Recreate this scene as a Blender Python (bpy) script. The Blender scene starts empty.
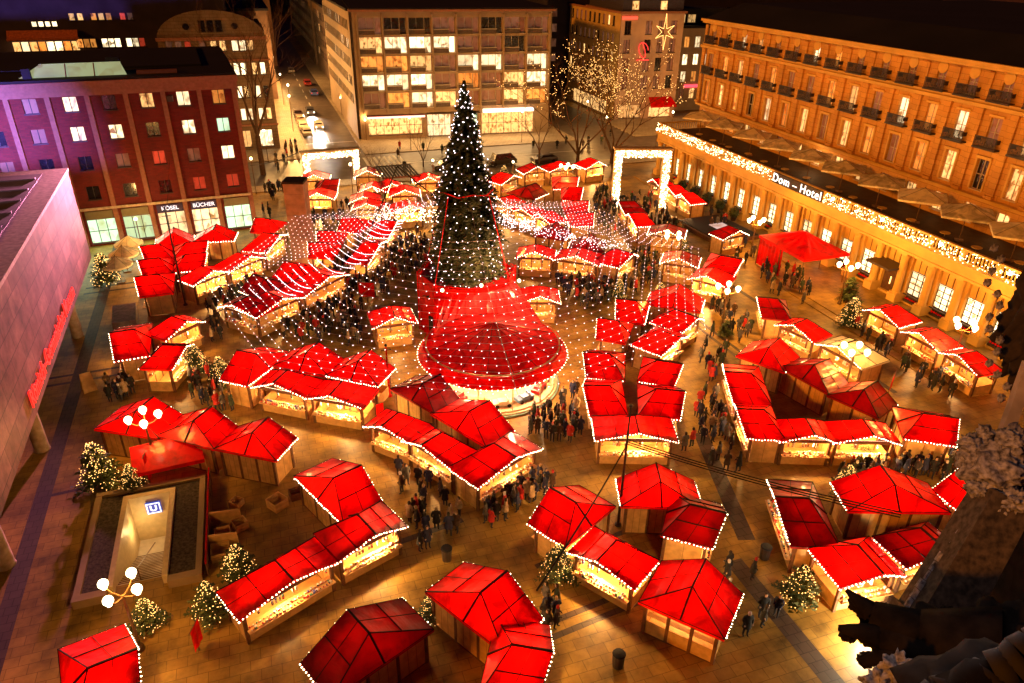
import bpy, bmesh, math, random
from mathutils import Vector, Matrix
R = math.radians
sc = bpy.context.scene
C = sc.collection
# ------------------------------------------------------------------ camera
CAM_H, PHI, PITCH, ROLL, FPX = 32.0, R(19.43), R(28.3), R(0.93), 730.0
fwd = Vector((math.sin(PHI)*math.cos(PITCH), math.cos(PHI)*math.cos(PITCH), -math.sin(PITCH)))
rt = Vector((math.cos(PHI), -math.sin(PHI), 0)); up = rt.cross(fwd)
r2 = rt*math.cos(ROLL)+up*math.sin(ROLL); u2 = -rt*math.sin(ROLL)+up*math.cos(ROLL)
cd = bpy.data.cameras.new('camera'); cam = bpy.data.objects.new('camera', cd); C.objects.link(cam)
m3 = Matrix((r2, u2, -fwd)).transposed()
cam.matrix_world = Matrix.Translation((0, 0, CAM_H)) @ m3.to_4x4()
cd.sensor_width = 36.0; cd.lens = 36.0*FPX/1024.0; cd.clip_start = 0.1; cd.clip_end = 3000
sc.camera = cam
# ------------------------------------------------------------------ world, exposure
w = bpy.data.worlds.new('World'); sc.world = w; w.use_nodes = True
nt = w.node_tree; bg = nt.nodes['Background']
sky = nt.nodes.new('ShaderNodeTexSky'); sky.sky_type = 'NISHITA'; sky.sun_disc = False
sky.sun_elevation = R(-6.0); sky.sun_rotation = R(200)
mx = nt.nodes.new('ShaderNodeMix'); mx.data_type = 'RGBA'; mx.inputs[0].default_value = 0.9
nt.links.new(sky.outputs[0], mx.inputs[6]); mx.inputs[7].default_value = (0.05, 0.02, 0.22, 1)
nt.links.new(mx.outputs[2], bg.inputs[0]); bg.inputs[1].default_value = 0.05
sc.view_settings.view_transform = 'Standard'; sc.view_settings.look = 'None'
sc.view_settings.exposure = 0.32; sc.view_settings.gamma = 1.0
sc.cycles.max_bounces = 5; sc.cycles.diffuse_bounces = 3; sc.cycles.glossy_bounces = 2
sc.cycles.transmission_bounces = 3; sc.cycles.sample_clamp_indirect = 4.0; sc.cycles.sample_clamp_direct = 0
sc.cycles.use_denoising = True; sc.cycles.caustics_reflective = False; sc.cycles.caustics_refractive = False
# warm floodlighting that washes the whole square from the cathedral side
sl = bpy.data.lights.new('flood_sun', 'SUN'); sl.energy = 1.6; sl.angle = R(4); sl.color = (1.0, 0.32, 0.02)
so = bpy.data.objects.new('flood_sun', sl); C.objects.link(so)
so.rotation_euler = Vector((0.92, 0.26, -0.27)).to_track_quat('-Z', 'Y').to_euler()
# ------------------------------------------------------------------ object helpers
def link(o, parent=None):
    C.objects.link(o)
    if parent is not None: o.parent = parent
    return o
def tag(o, label, cat, group=None, kind=None):
    o['label'] = label
    o['category'] = cat
    if group: o['group'] = group
    if kind: o['kind'] = kind
    return o
def thing(name, label, cat, loc=(0, 0, 0), rz=0.0, group=None):
    o = bpy.data.objects.new(name, None); o.empty_display_size = .3
    C.objects.link(o); o.location = loc; o.rotation_euler = (0, 0, rz)
    return tag(o, label, cat, group)
def copy_tree(o, parent=None):
    c = o.copy(); C.objects.link(c); c.parent = parent
    for ch in o.children: copy_tree(ch, c)
    return c
class MB:
    def __init__(s): s.v = []; s.f = []; s.m = []; s.M = None
    def add(s, vs, fs, m=0):
        b = len(s.v)
        if s.M is not None: vs = [s.M @ Vector(p) for p in vs]
        s.v += [tuple(p) for p in vs]
        for f in fs: s.f.append(tuple(b+i for i in f)); s.m.append(m)
    def box(s, x0, x1, y0, y1, z0, z1, m=0):
        s.add([(x0,y0,z0),(x1,y0,z0),(x1,y1,z0),(x0,y1,z0),(x0,y0,z1),(x1,y0,z1),(x1,y1,z1),(x0,y1,z1)],
              [(0,3,2,1),(4,5,6,7),(0,1,5,4),(1,2,6,5),(2,3,7,6),(3,0,4,7)], m); return s
    def poly(s, pts, m=0): s.add(pts, [tuple(range(len(pts)))], m); return s
    def prism(s, pts, z0, z1, m=0):
        n = len(pts)
        s.add([(x,y,z0) for x,y in pts]+[(x,y,z1) for x,y in pts],
              [tuple(range(n-1,-1,-1)), tuple(range(n,2*n))]+[(i,(i+1)%n,n+(i+1)%n,n+i) for i in range(n)], m); return s
    def slab(s, a, b, h, t, m=0):       # upright panel from a to b (xyz of foot), height h, thickness t
        a=Vector(a); b=Vector(b); n=Vector((-(b-a).y,(b-a).x,0)).normalized()*t/2; z=Vector((0,0,h))
        s.add([a-n,b-n,b+n,a+n,a-n+z,b-n+z,b+n+z,a+n+z],[(0,3,2,1),(4,5,6,7),(0,1,5,4),(1,2,6,5),(2,3,7,6),(3,0,4,7)],m); return s
    def tube(s, p, q, r, n=5, r2=None, m=0):
        p=Vector(p); q=Vector(q); d=(q-p)
        if d.length<1e-6: return s
        d.normalize(); a=d.orthogonal().normalized(); b=d.cross(a); r2=r if r2 is None else r2
        vs=[]
        for c,rr in ((p,r),(q,r2)):
            for i in range(n):
                t=2*math.pi*i/n; vs.append(c+(a*math.cos(t)+b*math.sin(t))*rr)
        s.add(vs,[tuple(range(n-1,-1,-1)),tuple(range(n,2*n))]+[(i,(i+1)%n,n+(i+1)%n,n+i) for i in range(n)],m); return s
    def octa(s, c, r, m=0):
        x,y,z=c
        s.add([(x+r,y,z),(x-r,y,z),(x,y+r,z),(x,y-r,z),(x,y,z+r),(x,y,z-r)],
              [(0,2,4),(2,1,4),(1,3,4),(3,0,4),(2,0,5),(1,2,5),(3,1,5),(0,3,5)],m); return s
    def ball(s, c, r, n=8, k=5, sz=1.0, m=0):
        x,y,z=c; return s.lathe([(max(1e-4,r*math.sin(math.pi*i/k)), z-r*sz*math.cos(math.pi*i/k)) for i in range(k+1)], n, (x,y), m)
    def lathe(s, prof, n=12, c=(0,0), m=0):
        vs=[]; fs=[]
        for r,z in prof:
            for i in range(n):
                t=2*math.pi*i/n; vs.append((c[0]+r*math.cos(t),c[1]+r*math.sin(t),z))
        for j in range(len(prof)-1):
            for i in range(n):
                fs.append((j*n+i,j*n+(i+1)%n,(j+1)*n+(i+1)%n,(j+1)*n+i))
        fs.append(tuple(range(n-1,-1,-1))); fs.append(tuple(range((len(prof)-1)*n,len(prof)*n)))
        s.add(vs,fs,m); return s
    def build(s, name, mats, parent=None, smooth=False):
        me=bpy.data.meshes.new(name); me.from_pydata(s.v,[],s.f)
        if not isinstance(mats,(list,tuple)): mats=[mats]
        for mt in mats: me.materials.append(mt)
        me.polygons.foreach_set('material_index', s.m)
        if smooth: me.polygons.foreach_set('use_smooth',[True]*len(s.f))
        me.update(); return link(bpy.data.objects.new(name, me), parent)
# ------------------------------------------------------------------ materials
def newmat(name):
    m=bpy.data.materials.new(name); m.use_nodes=True; n=m.node_tree.nodes; return m,n,m.node_tree.links,n['Principled BSDF']
def mat(name, col, rough=.7, var=.25, scale=3.0, metal=0.0, col2=None, bump=0.0, detail=3, coat=0, spec=.4):
    m,n,l,p=newmat(name)
    p.inputs['Roughness'].default_value=rough; p.inputs['Metallic'].default_value=metal; p.inputs['Specular IOR Level'].default_value=spec
    if coat: p.inputs['Coat Weight'].default_value=coat; p.inputs['Coat Roughness'].default_value=.25
    tc=n.new('ShaderNodeTexCoord'); no=n.new('ShaderNodeTexNoise'); no.inputs['Scale'].default_value=scale; no.inputs['Detail'].default_value=detail
    l.new(tc.outputs['Object'],no.inputs['Vector'])
    cr=n.new('ShaderNodeValToRGB'); c2=col2 or tuple(c*(1+var) for c in col); c1=tuple(c*(1-var) for c in col) if col2 is None else col
    cr.color_ramp.elements[0].position=.32; cr.color_ramp.elements[1].position=.68
    cr.color_ramp.elements[0].color=(*c1,1); cr.color_ramp.elements[1].color=(*[min(1,c) for c in c2],1)
    l.new(no.outputs['Fac'],cr.inputs[0]); l.new(cr.outputs[0],p.inputs['Base Color'])
    if bump:
        b=n.new('ShaderNodeBump'); b.inputs['Strength'].default_value=bump; l.new(no.outputs['Fac'],b.inputs['Height']); l.new(b.outputs[0],p.inputs['Normal'])
    return m
def emat(name, col, st, var=0.0, scale=2.0, sample=True, col2=None):
    m,n,l,p=newmat(name); p.inputs['Base Color'].default_value=(*[c*.5 for c in col],1)
    p.inputs['Emission Strength'].default_value=st; p.inputs['Emission Color'].default_value=(*col,1)
    if var:
        tc=n.new('ShaderNodeTexCoord'); oi=n.new('ShaderNodeObjectInfo'); ad=n.new('ShaderNodeVectorMath'); ad.operation='ADD'
        l.new(tc.outputs['Object'],ad.inputs[0]); l.new(oi.outputs['Location'],ad.inputs[1])
        mp=n.new('ShaderNodeMapping'); mp.inputs['Scale'].default_value=(1.1,1.1,.8); l.new(ad.outputs[0],mp.inputs[0])
        vo=n.new('ShaderNodeTexVoronoi'); vo.inputs['Scale'].default_value=scale; l.new(mp.outputs[0],vo.inputs['Vector'])
        no=n.new('ShaderNodeTexNoise'); no.inputs['Scale'].default_value=scale*.8; no.inputs['Detail'].default_value=2; l.new(mp.outputs[0],no.inputs['Vector'])
        sp=n.new('ShaderNodeSeparateColor'); l.new(vo.outputs['Color'],sp.inputs[0])
        m1=n.new('ShaderNodeMath'); m1.operation='MULTIPLY_ADD'; m1.inputs[1].default_value=.55; l.new(sp.outputs[0],m1.inputs[0]); l.new(no.outputs['Fac'],m1.inputs[2])
        cr=n.new('ShaderNodeValToRGB'); cr.color_ramp.elements[0].position=.42; cr.color_ramp.elements[1].position=.78
        cr.color_ramp.elements[0].color=(*(col2 or [c*(1-var)*k for c,k in zip(col,(1,.72,.5))]),1); cr.color_ramp.elements[1].color=(*col,1)
        l.new(m1.outputs[0],cr.inputs[0]); l.new(cr.outputs[0],p.inputs['Emission Color'])
        mr=n.new('ShaderNodeMapRange'); mr.inputs[3].default_value=st*.35; mr.inputs[4].default_value=st*1.2; l.new(oi.outputs['Random'],mr.inputs[0]); l.new(mr.outputs[0],p.inputs['Emission Strength'])
    if not sample: m.cycles.emission_sampling='NONE'
    return m
def brickmat(name, c1, c2, cm, sx, sy, mortar=.012, rough=.6, rot=0.0, axes=None, var=.35, bump=.15, off=.5, nsc=.35):
    m,n,l,p=newmat(name); p.inputs['Roughness'].default_value=rough; p.inputs['Specular IOR Level'].default_value=.3
    tc=n.new('ShaderNodeTexCoord'); mp=n.new('ShaderNodeMapping'); mp.inputs['Rotation'].default_value=(0,0,rot)
    if axes=='xz':
        s_=n.new('ShaderNodeSeparateXYZ'); c_=n.new('ShaderNodeCombineXYZ'); l.new(tc.outputs['Object'],s_.inputs[0])
        ad=n.new('ShaderNodeMath'); ad.operation='ADD'; l.new(s_.outputs[0],ad.inputs[0]); l.new(s_.outputs[1],ad.inputs[1])
        l.new(ad.outputs[0],c_.inputs[0]); l.new(s_.outputs[2],c_.inputs[1]); l.new(c_.outputs[0],mp.inputs[0])
    else: l.new(tc.outputs['Object'],mp.inputs[0])
    b=n.new('ShaderNodeTexBrick'); l.new(mp.outputs[0],b.inputs['Vector']); b.offset=off
    b.inputs['Color1'].default_value=(*c1,1); b.inputs['Color2'].default_value=(*c2,1); b.inputs['Mortar'].default_value=(*cm,1)
    b.inputs['Scale'].default_value=1.0; b.inputs['Brick Width'].default_value=sx; b.inputs['Row Height'].default_value=sy; b.inputs['Mortar Size'].default_value=mortar
    no=n.new('ShaderNodeTexNoise'); no.inputs['Scale'].default_value=nsc; no.inputs['Detail'].default_value=9; no.inputs['Roughness'].default_value=.68
    l.new(tc.outputs['Object'],no.inputs['Vector'])
    mr=n.new('ShaderNodeMapRange'); mr.inputs[1].default_value=.3; mr.inputs[2].default_value=.7; mr.inputs[3].default_value=1-var; mr.inputs[4].default_value=1+var*.4
    l.new(no.outputs['Fac'],mr.inputs[0])
    mu=n.new('ShaderNodeVectorMath'); mu.operation='SCALE'; l.new(b.outputs['Color'],mu.inputs[0]); l.new(mr.outputs[0],mu.inputs['Scale'])
    l.new(mu.outputs[0],p.inputs['Base Color'])
    bp=n.new('ShaderNodeBump'); bp.inputs['Strength'].default_value=bump; l.new(b.outputs['Fac'],bp.inputs['Height']); bp.invert=True; l.new(bp.outputs[0],p.inputs['Normal'])
    return m
def cloth(name, col, tr=.3, rough=.5, coat=.4):
    m,n,l,p=newmat(name); p.inputs['Roughness'].default_value=rough; p.inputs['Specular IOR Level'].default_value=.28; p.inputs['Coat Weight'].default_value=coat; p.inputs['Coat Roughness'].default_value=.13
    tc=n.new('ShaderNodeTexCoord'); oi=n.new('ShaderNodeObjectInfo'); av=n.new('ShaderNodeVectorMath'); av.operation='ADD'; l.new(tc.outputs['Object'],av.inputs[0]); l.new(oi.outputs['Location'],av.inputs[1])
    no=n.new('ShaderNodeTexNoise'); no.inputs['Scale'].default_value=.9; no.inputs['Detail'].default_value=7; no.inputs['Roughness'].default_value=.6; no.inputs['Distortion'].default_value=.6
    l.new(av.outputs[0],no.inputs['Vector'])
    cr=n.new('ShaderNodeValToRGB'); cr.color_ramp.elements[0].color=(*[c*.42 for c in col],1); cr.color_ramp.elements[1].color=(*[min(1,c*1.12) for c in col],1)
    cr.color_ramp.elements[0].position=.30; cr.color_ramp.elements[1].position=.60
    rv=n.new('ShaderNodeMath'); rv.operation='MULTIPLY_ADD'; rv.inputs[1].default_value=.16; l.new(oi.outputs['Random'],rv.inputs[0]); l.new(no.outputs['Fac'],rv.inputs[2])
    sb=n.new('ShaderNodeMath'); sb.operation='SUBTRACT'; sb.inputs[1].default_value=.08; l.new(rv.outputs[0],sb.inputs[0]); l.new(sb.outputs[0],cr.inputs[0]); l.new(cr.outputs[0],p.inputs['Base Color'])
    wv=n.new('ShaderNodeTexNoise'); wv.inputs['Scale'].default_value=2.6; wv.inputs['Detail'].default_value=3; mp=n.new('ShaderNodeMapping'); mp.inputs['Scale'].default_value=(1,.35,1); mp.inputs['Rotation'].default_value=(0,0,.5); l.new(av.outputs[0],mp.inputs[0]); l.new(mp.outputs[0],wv.inputs['Vector'])
    b=n.new('ShaderNodeBump'); b.inputs['Strength'].default_value=.55; b.inputs['Distance'].default_value=.12; l.new(wv.outputs['Fac'],b.inputs['Height']); l.new(b.outputs[0],p.inputs['Normal'])
    t=n.new('ShaderNodeBsdfTranslucent'); l.new(cr.outputs[0],t.inputs['Color'])
    x=n.new('ShaderNodeMixShader'); x.inputs[0].default_value=tr; l.new(p.outputs[0],x.inputs[1]); l.new(t.outputs[0],x.inputs[2])
    l.new(x.outputs[0],n['Material Output'].inputs['Surface']); return m
M={}
M['red']=cloth('red_cloth',(.88,.0015,.001),.45)
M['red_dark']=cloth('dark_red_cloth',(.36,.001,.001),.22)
M['red_pale']=cloth('pale_red_cloth',(.8,.02,.015),.35)
M['white_cloth']=cloth('cream_cloth',(.75,.62,.42),.4)
M['cream']=cloth('parasol_cloth',(.88,.74,.48),.3,.8,0)
M['red_bright']=cloth('carousel_cloth',(.90,.003,.002),.5)
M['drape']=cloth('stage_drape',(.80,.002,.001),.2,.7,0)
M['seam']=mat('seam_black',(.012,.006,.005),.8)
M['wood']=mat('pale_wood',(.58,.33,.11),.6,.18,2.5)
M['wood2']=mat('brown_timber',(.14,.06,.025),.7,.3,3)
M['steel']=mat('dark_steel',(.03,.028,.026),.45,.2,2,.6)
M['pole']=mat('bronze_pole',(.16,.09,.04),.45,.2,3,.3)
M['bulb']=emat('bulb_glow',(1,.72,.42),12.0,sample=False)
M['bulb_w']=emat('white_bulb_glow',(1,.80,.84),4.2,sample=False)
M['bulb_y']=emat('golden_bulb_glow',(1,.50,.13),4.5,sample=False)
M['globe']=emat('globe_glow',(1,.80,.45),7.0,sample=False)
M['wire']=mat('pale_wire',(.5,.4,.32),.6,.1)
M['tube']=emat('tube_glow',(1,.80,.50),6.0,sample=False)
M['goods']=mat('mixed_wares',(.75,.62,.45),.6,.5,9,col2=(.9,.25,.12))
def waresmat(name, pal):
    m,n,l,p=newmat(name); tc=n.new('ShaderNodeTexCoord'); vo=n.new('ShaderNodeTexVoronoi'); vo.inputs['Scale'].default_value=5.0
    l.new(tc.outputs['Object'],vo.inputs['Vector']); sp=n.new('ShaderNodeSeparateColor'); l.new(vo.outputs['Color'],sp.inputs[0])
    cr=n.new('ShaderNodeValToRGB'); cr.color_ramp.interpolation='CONSTANT'; e=cr.color_ramp.elements
    e[0].color=(*pal[0],1); e[1].color=(*pal[1],1); e[1].position=1/len(pal)
    for i,c in enumerate(pal[2:],2): x=e.new(i/len(pal)); x.color=(*c,1)
    l.new(sp.outputs[0],cr.inputs[0]); l.new(cr.outputs[0],p.inputs['Base Color']); return m
M['wares1']=waresmat('white_and_gold_wares',[(.85,.8,.7),(.7,.5,.2),(.9,.85,.8),(.5,.1,.05),(.8,.75,.6),(.25,.15,.08)])
M['wares2']=waresmat('colourful_wares',[(.85,.8,.7),(.7,.05,.03),(.1,.12,.4),(.8,.7,.5),(.1,.3,.2),(.9,.8,.7),(.05,.04,.05)])
M['wares3']=waresmat('red_wares',[(.7,.05,.02),(.85,.3,.1),(.6,.03,.02),(.9,.6,.3)])
# ------------------------------------------------------------------ setting: ground and streets
M['pave']=brickmat('square_paving',(.42,.24,.045),(.33,.185,.036),(.18,.10,.02),1.0,.66,.016,.5,R(0),var=.8,nsc=.28)
M['band']=brickmat('dark_paving_band',(.085,.055,.04),(.07,.045,.035),(.03,.02,.015),.6,.6,.02,.55)
M['asphalt']=mat('asphalt',(.10,.075,.06),.45,.3,.6,detail=8)
M['kerb']=mat('kerb_stone',(.38,.33,.26),.7,.15)
M['paint']=mat('road_paint',(.75,.72,.65),.6,.1)
PIT=(-11.0,-8.5,35.2,42.2)
g=MB(); F_=[(-900,PIT[0],-300,1400),(PIT[1],900,-300,1400),(PIT[0],PIT[1],-300,PIT[2]),(PIT[0],PIT[1],PIT[3],1400)]
for a,b,c,d in F_: g.poly([(a,c,0),(b,c,0),(b,d,0),(a,d,0)])
tag(g.build('ground',M['pave']),'tan stone paving of the square','ground',kind='structure')
b=MB()
def strip(x0,y0,x1,y1,wd,z=.004):
    a=Vector((x0,y0,0)); c=Vector((x1,y1,0)); n=Vector((-(c-a).y,(c-a).x,0)).normalized()*wd/2; zz=Vector((0,0,z))
    b.poly([a-n+zz,c-n+zz,c+n+zz,a+n+zz])
strip(-17.4,95,-15.9,15,1.0); strip(-19.5,61.4,-11,61.9,.35,.008); strip(-19.5,60.1,-11,60.6,.35,.008)
strip(-19,80.5,-11,81,.35,.008); strip(-19,79,-11,79.6,.35,.008); strip(-16,45.0,-13.3,45.2,.3,.008)
strip(10,25.0,17,25.9,.38,.008); strip(10,24.1,17,25.0,.38,.008); strip(23.4,15,23.4,26,1.1); strip(25.2,27.2,28.6,38,1.1)
strip(38.2,44,37.7,58,.35,.008); strip(39.1,44,38.6,58,.35,.008); strip(2,33.2,9,34.4,.45,.008); strip(12,29.2,20,30.5,.35,.008)
strip(30,12,30,22,1.0); strip(47.2,38,46.8,62,.5)
tag(b.build('path',M['band']),'dark stone bands inlaid in the paving','path',kind='structure')
b=MB(); b.poly([(-60,113.8,.006),(120,113.8,.006),(120,128.5,.006),(-60,128.5,.006)]); b.poly([(8.2,128.5,.006),(17.6,128.5,.006),(17.6,520,.006),(8.2,520,.006)])
b.poly([(58,128.5,.006),(70,128.5,.006),(70,300,.006),(58,300,.006)])
tag(b.build('road',M['asphalt']),'dark asphalt street leading away from the square','road',kind='structure')
b=MB(); b.box(17.6,58,128.5,260,0,.13); b.box(-60,8.2,128.5,400,0,.13); b.box(70,120,128.5,146,0,.13); b.box(-60,120,110.6,113.8,0,.12)
tag(b.build('pavement',brickmat('pavement_slabs',(.42,.34,.24),(.38,.30,.2),(.15,.1,.07),.8,.8,.02)),'light pavement along the office block','pavement',kind='structure')
b=MB()
for i in range(8): b.poly([(16.9+i*.85,119.3,.012),(17.35+i*.85,119.3,.012),(17.35+i*.85,126.6,.012),(16.9+i*.85,126.6,.012)])
for i in range(14): b.poly([(12.8,131+i*9,.012),(12.95,131+i*9,.012),(12.95,135+i*9,.012),(12.8,135+i*9,.012)])
for y in (130.0,139): b.poly([(8.6,y,.012),(17.2,y,.012),(17.2,y+.3,.012),(8.6,y+.3,.012)])
b.poly([(20,121.2,.012),(58,121.2,.012),(58,121.35,.012),(20,121.35,.012)])
tag(b.build('road_markings',M['paint']),'white zebra crossing and lane markings','road markings',kind='structure')
b=MB(); b.box(52.6,61.2,38,62,0,.15); b.box(51.6,52.6,38,62,0,.07); b.box(56.6,61.2,62,103,0,.15)
tag(b.build('pavement',M['pave']),'stepped forecourt before the hotel front','pavement',kind='structure')
# ------------------------------------------------------------------ building kit
M['lit']=emat('lit_room_white',(1,.78,.44),2.1,.88,1.5,sample=False)
M['lit_w']=emat('lit_room_warm',(1,.55,.18),1.4,.92,2.4,sample=False)
M['lit_o']=emat('lit_room_amber',(1,.36,.06),.9,.85,2.0,sample=False)
M['lit_g']=emat('lit_shop_green',(.62,.95,.62),1.3,.5,1.0,sample=False)
M['lit_r']=emat('lit_room_red',(.9,.08,.03),.7,.8,2.2,sample=False)
M['dim']=emat('dim_room',(.50,.22,.12),.17,.97,2.6,sample=False)
M['glass']=mat('dark_glass',(.015,.012,.02),.12,.3,1.0,coat=.3)
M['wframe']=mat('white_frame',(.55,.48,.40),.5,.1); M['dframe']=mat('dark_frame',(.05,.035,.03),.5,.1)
M['roof_black']=mat('dark_roofing',(.010,.009,.016),.8,.4,.15,detail=6)
GL=dict(W='lit',w='lit_w',o='lit_o',g='lit_g',r='lit_r',d='dim',x='glass')
def wallholes(mb, x0,x1,z0,z1, holes, dep=.3, m=0, y=0.0):
    xs=sorted({x0,x1}|{h[0] for h in holes}|{h[1] for h in holes}); zs=sorted({z0,z1}|{h[2] for h in holes}|{h[3] for h in holes})
    for i in range(len(xs)-1):
        j=0
        while j<len(zs)-1:
            cx=(xs[i]+xs[i+1])/2
            def solid(j):
                cz=(zs[j]+zs[j+1])/2; return not any(h[0]<cx<h[1] and h[2]<cz<h[3] for h in holes)
            if solid(j):
                k=j
                while k+1<len(zs)-1 and solid(k+1): k+=1
                mb.poly([(xs[i],y,zs[j]),(xs[i+1],y,zs[j]),(xs[i+1],y,zs[k+1]),(xs[i],y,zs[k+1])],m); j=k+1
            else: j+=1
    for a,b_,c,d in holes:
        Y=y+dep
        mb.poly([(a,y,c),(a,y,d),(a,Y,d),(a,Y,c)],m); mb.poly([(b_,y,c),(b_,Y,c),(b_,Y,d),(b_,y,d)],m)
        mb.poly([(a,y,d),(b_,y,d),(b_,Y,d),(a,Y,d)],m); mb.poly([(a,y,c),(a,Y,c),(b_,Y,c),(b_,y,c)],m)
_wc={}
def window(parent, x, z, w_, h, glass, frame='wframe', mul=(1,1), y=0.0, dep=.3, rz=0.0):
    key=(round(w_,2),round(h,2),frame,mul,dep)
    if key not in _wc:
        f=MB(); t=.07
        for a in range(mul[0]+2):
            xx=-w_/2+w_*a/(mul[0]+1); f.box(xx-t/2 if a else xx, xx+t/2 if a<=mul[0] else xx, dep-.12,dep-.02,0,h)
        for a in range(mul[1]+2):
            zz=h*a/(mul[1]+1); f.box(-w_/2,w_/2,dep-.10,dep-.04,max(0,zz-t/2),min(h,zz+t/2))
        f.box(-w_/2-.08,w_/2+.08,-.08,.05,-.10,-.003)
        o=f.build('window',M[frame]); me=o.data; bpy.data.objects.remove(o)
        p=MB(); p.box(-w_/2-.02,w_/2+.02,dep-.03,dep+.02,-.02,h+.02); o=p.build('pane',M['glass']); pm=o.data; bpy.data.objects.remove(o)
        _wc[key]=(me,pm,{})
    me,pm,cache=_wc[key]
    f=link(bpy.data.objects.new('window',me),parent); f.location=(x,y,z); f.rotation_euler=(0,0,rz)
    gl=GL[glass]
    if gl not in cache: q=pm.copy(); q.materials[0]=M[gl]; cache[gl]=q
    link(bpy.data.objects.new('pane',cache[gl]),f); return f
def text(body, size, name, material, parent, loc, rot, ext=.03, off=0.0, sx=1.0, spacing=1.0):
    cu=bpy.data.curves.new(name,'FONT'); cu.body=body; cu.size=size; cu.extrude=ext; cu.offset=off; cu.align_x='CENTER'; cu.align_y='CENTER'; cu.space_character=spacing
    o=bpy.data.objects.new('tmp',cu); C.objects.link(o); dg=bpy.context.evaluated_depsgraph_get(); dg.update()
    me=bpy.data.meshes.new_from_object(o.evaluated_get(dg)); bpy.data.objects.remove(o); me.materials.clear(); me.materials.append(material)
    r=link(bpy.data.objects.new(name,me),parent); r.location=loc; r.rotation_euler=rot; r.scale=(sx,1,1); return r
rnd=random.Random(5)
# ---- brick building with shops (left)
A=thing('brick_building','dark red brick building with pilasters above bright green-lit shops','building',(-1.5,94.9,0),R(4))
brick=brickmat('red_brick',(.22,.024,.022),(.15,.018,.018),(.10,.04,.03),.5,.16,.012,.8,axes='xz',var=.3,bump=.1)
M['stone_band']=mat('pilaster_stone',(.30,.13,.09),.7,.15)
wx=[-1.85-3.82*i for i in range(8)]; rows=[15.5,12.3,9.05,5.6]
lit=['owWdWd','gwxdWd','WdrxxW','rrxxxd']  # per row, from right to left
lit=['oWwxWddx','gWxWWdxd','Wdrdxxdx','rrxxxdxx']
holes=[(x-.68,x+.68,z,z+1.55) for x in wx for z in rows]+[(x-1.5,x+1.5,.3,3.2) for x in wx]
mb=MB(); wallholes(mb,-32,0,0,18.0,holes); mb.box(-32,0,.32,26,0,18.0); mb.build('wall',brick,A)
for r_,z in enumerate(rows):
    for i,x in enumerate(wx): window(A,x,z,1.36,1.55,lit[r_][i],'dframe',(1,0))
pl=MB()
for i in range(9): pl.box(-.05-3.82*i-.28,-.05-3.82*i+.22,-.4,.0,0,17.2)
pl.build('pilaster',M['stone_band'],A)
cn=MB(); cn.box(-32.4,.5,-.7,26.4,18.003,18.7); cn.box(-32.2,.35,-.5,-.003,17.2,18.0); cn.build('cornice',M['stone_band'],A)
rf=MB(); rf.box(-32.2,.3,-.5,26.2,18.71,18.95); rf.box(-30,-3,6,24,18.96,19.2); rf.build('roof',M['roof_black'],A)
lan=MB()
lan.poly([(-21.5,1.2,18.97),(-11.0,1.2,18.97),(-11.5,2.6,20.1),(-19.5,2.6,20.1)]); lan.box(-19.5,-11.5,2.62,3,18.96,20.15)
M['roofglass']=emat('lit_roof_glazing',(.42,.50,.26),.62,.35,.6,sample=False)
lan.build('skylight',M['roofglass'],A)
bars=MB()
for x in (-17,-14.2): bars.tube((x,1.15,18.99),(x,2.6,20.13),.07)
bars.build('skylight_bar',M['stone_band'],A)
for q_ in (1.0,1.8): bars=MB(); bars.box(-10,-5.8,q_,q_+.3,18.96,19.28); bars.build('rooftop_duct',M['stone_band'],A)
ch=MB(); ch.box(-13,-11.6,3.2,4.4,18.96,20.6); ch.box(-21,-20.2,.6,1.2,18.96,20); ch.build('vent_box',M['roof_black'],A)
for i,x in enumerate(wx):
    window(A,x,.3,3.0,2.9,'gWWgggdg'[i],'dframe',(2,1))
    sb=MB(); sb.box(x-1.45,x+1.45,-.22,-.003,3.3,4.25); s=sb.build('shop_sign',mat('sign_board_%d'%i,(.04,.03,.12) if i in(1,2) else (.22,.20,.12),.5,.05),A)
    if i in (1,2): text('BÜCHER' if i==1 else 'KÖSEL',.66,'lettering',emat('sign_white_%d'%i,(.9,.9,1),1.0,sample=False),s,(x,-.24,3.78),(R(90),0,0),.01,.012)
lb=MB(); lb.box(-32,0,-.45,-.403,4.45,4.75); lb.build('lit_fascia',mat('fascia',(.5,.4,.3)),A)
def area(name,loc,aim,size,energy,col,parent=None,size_y=None,spread=None):
    l=bpy.data.lights.new(name,'AREA'); l.energy=energy; l.color=col; l.size=size
    if size_y: l.shape='RECTANGLE'; l.size_y=size_y
    if spread: l.spread=R(spread)
    o=link(bpy.data.objects.new(name,l),parent); o.location=loc; o.rotation_euler=(Vector(aim)-Vector(loc)).to_track_quat('-Z','Y').to_euler(); return o
def point(name,loc,energy,col,r=.2,parent=None):
    l=bpy.data.lights.new(name,'POINT'); l.energy=energy; l.color=col; l.shadow_soft_size=r
    o=link(bpy.data.objects.new(name,l),parent); o.location=loc; return o
area('shop_light',(-14,-1.2,3.2),(-14,-6,0),20,900,(.62,1,.62),A,1.0)
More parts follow.
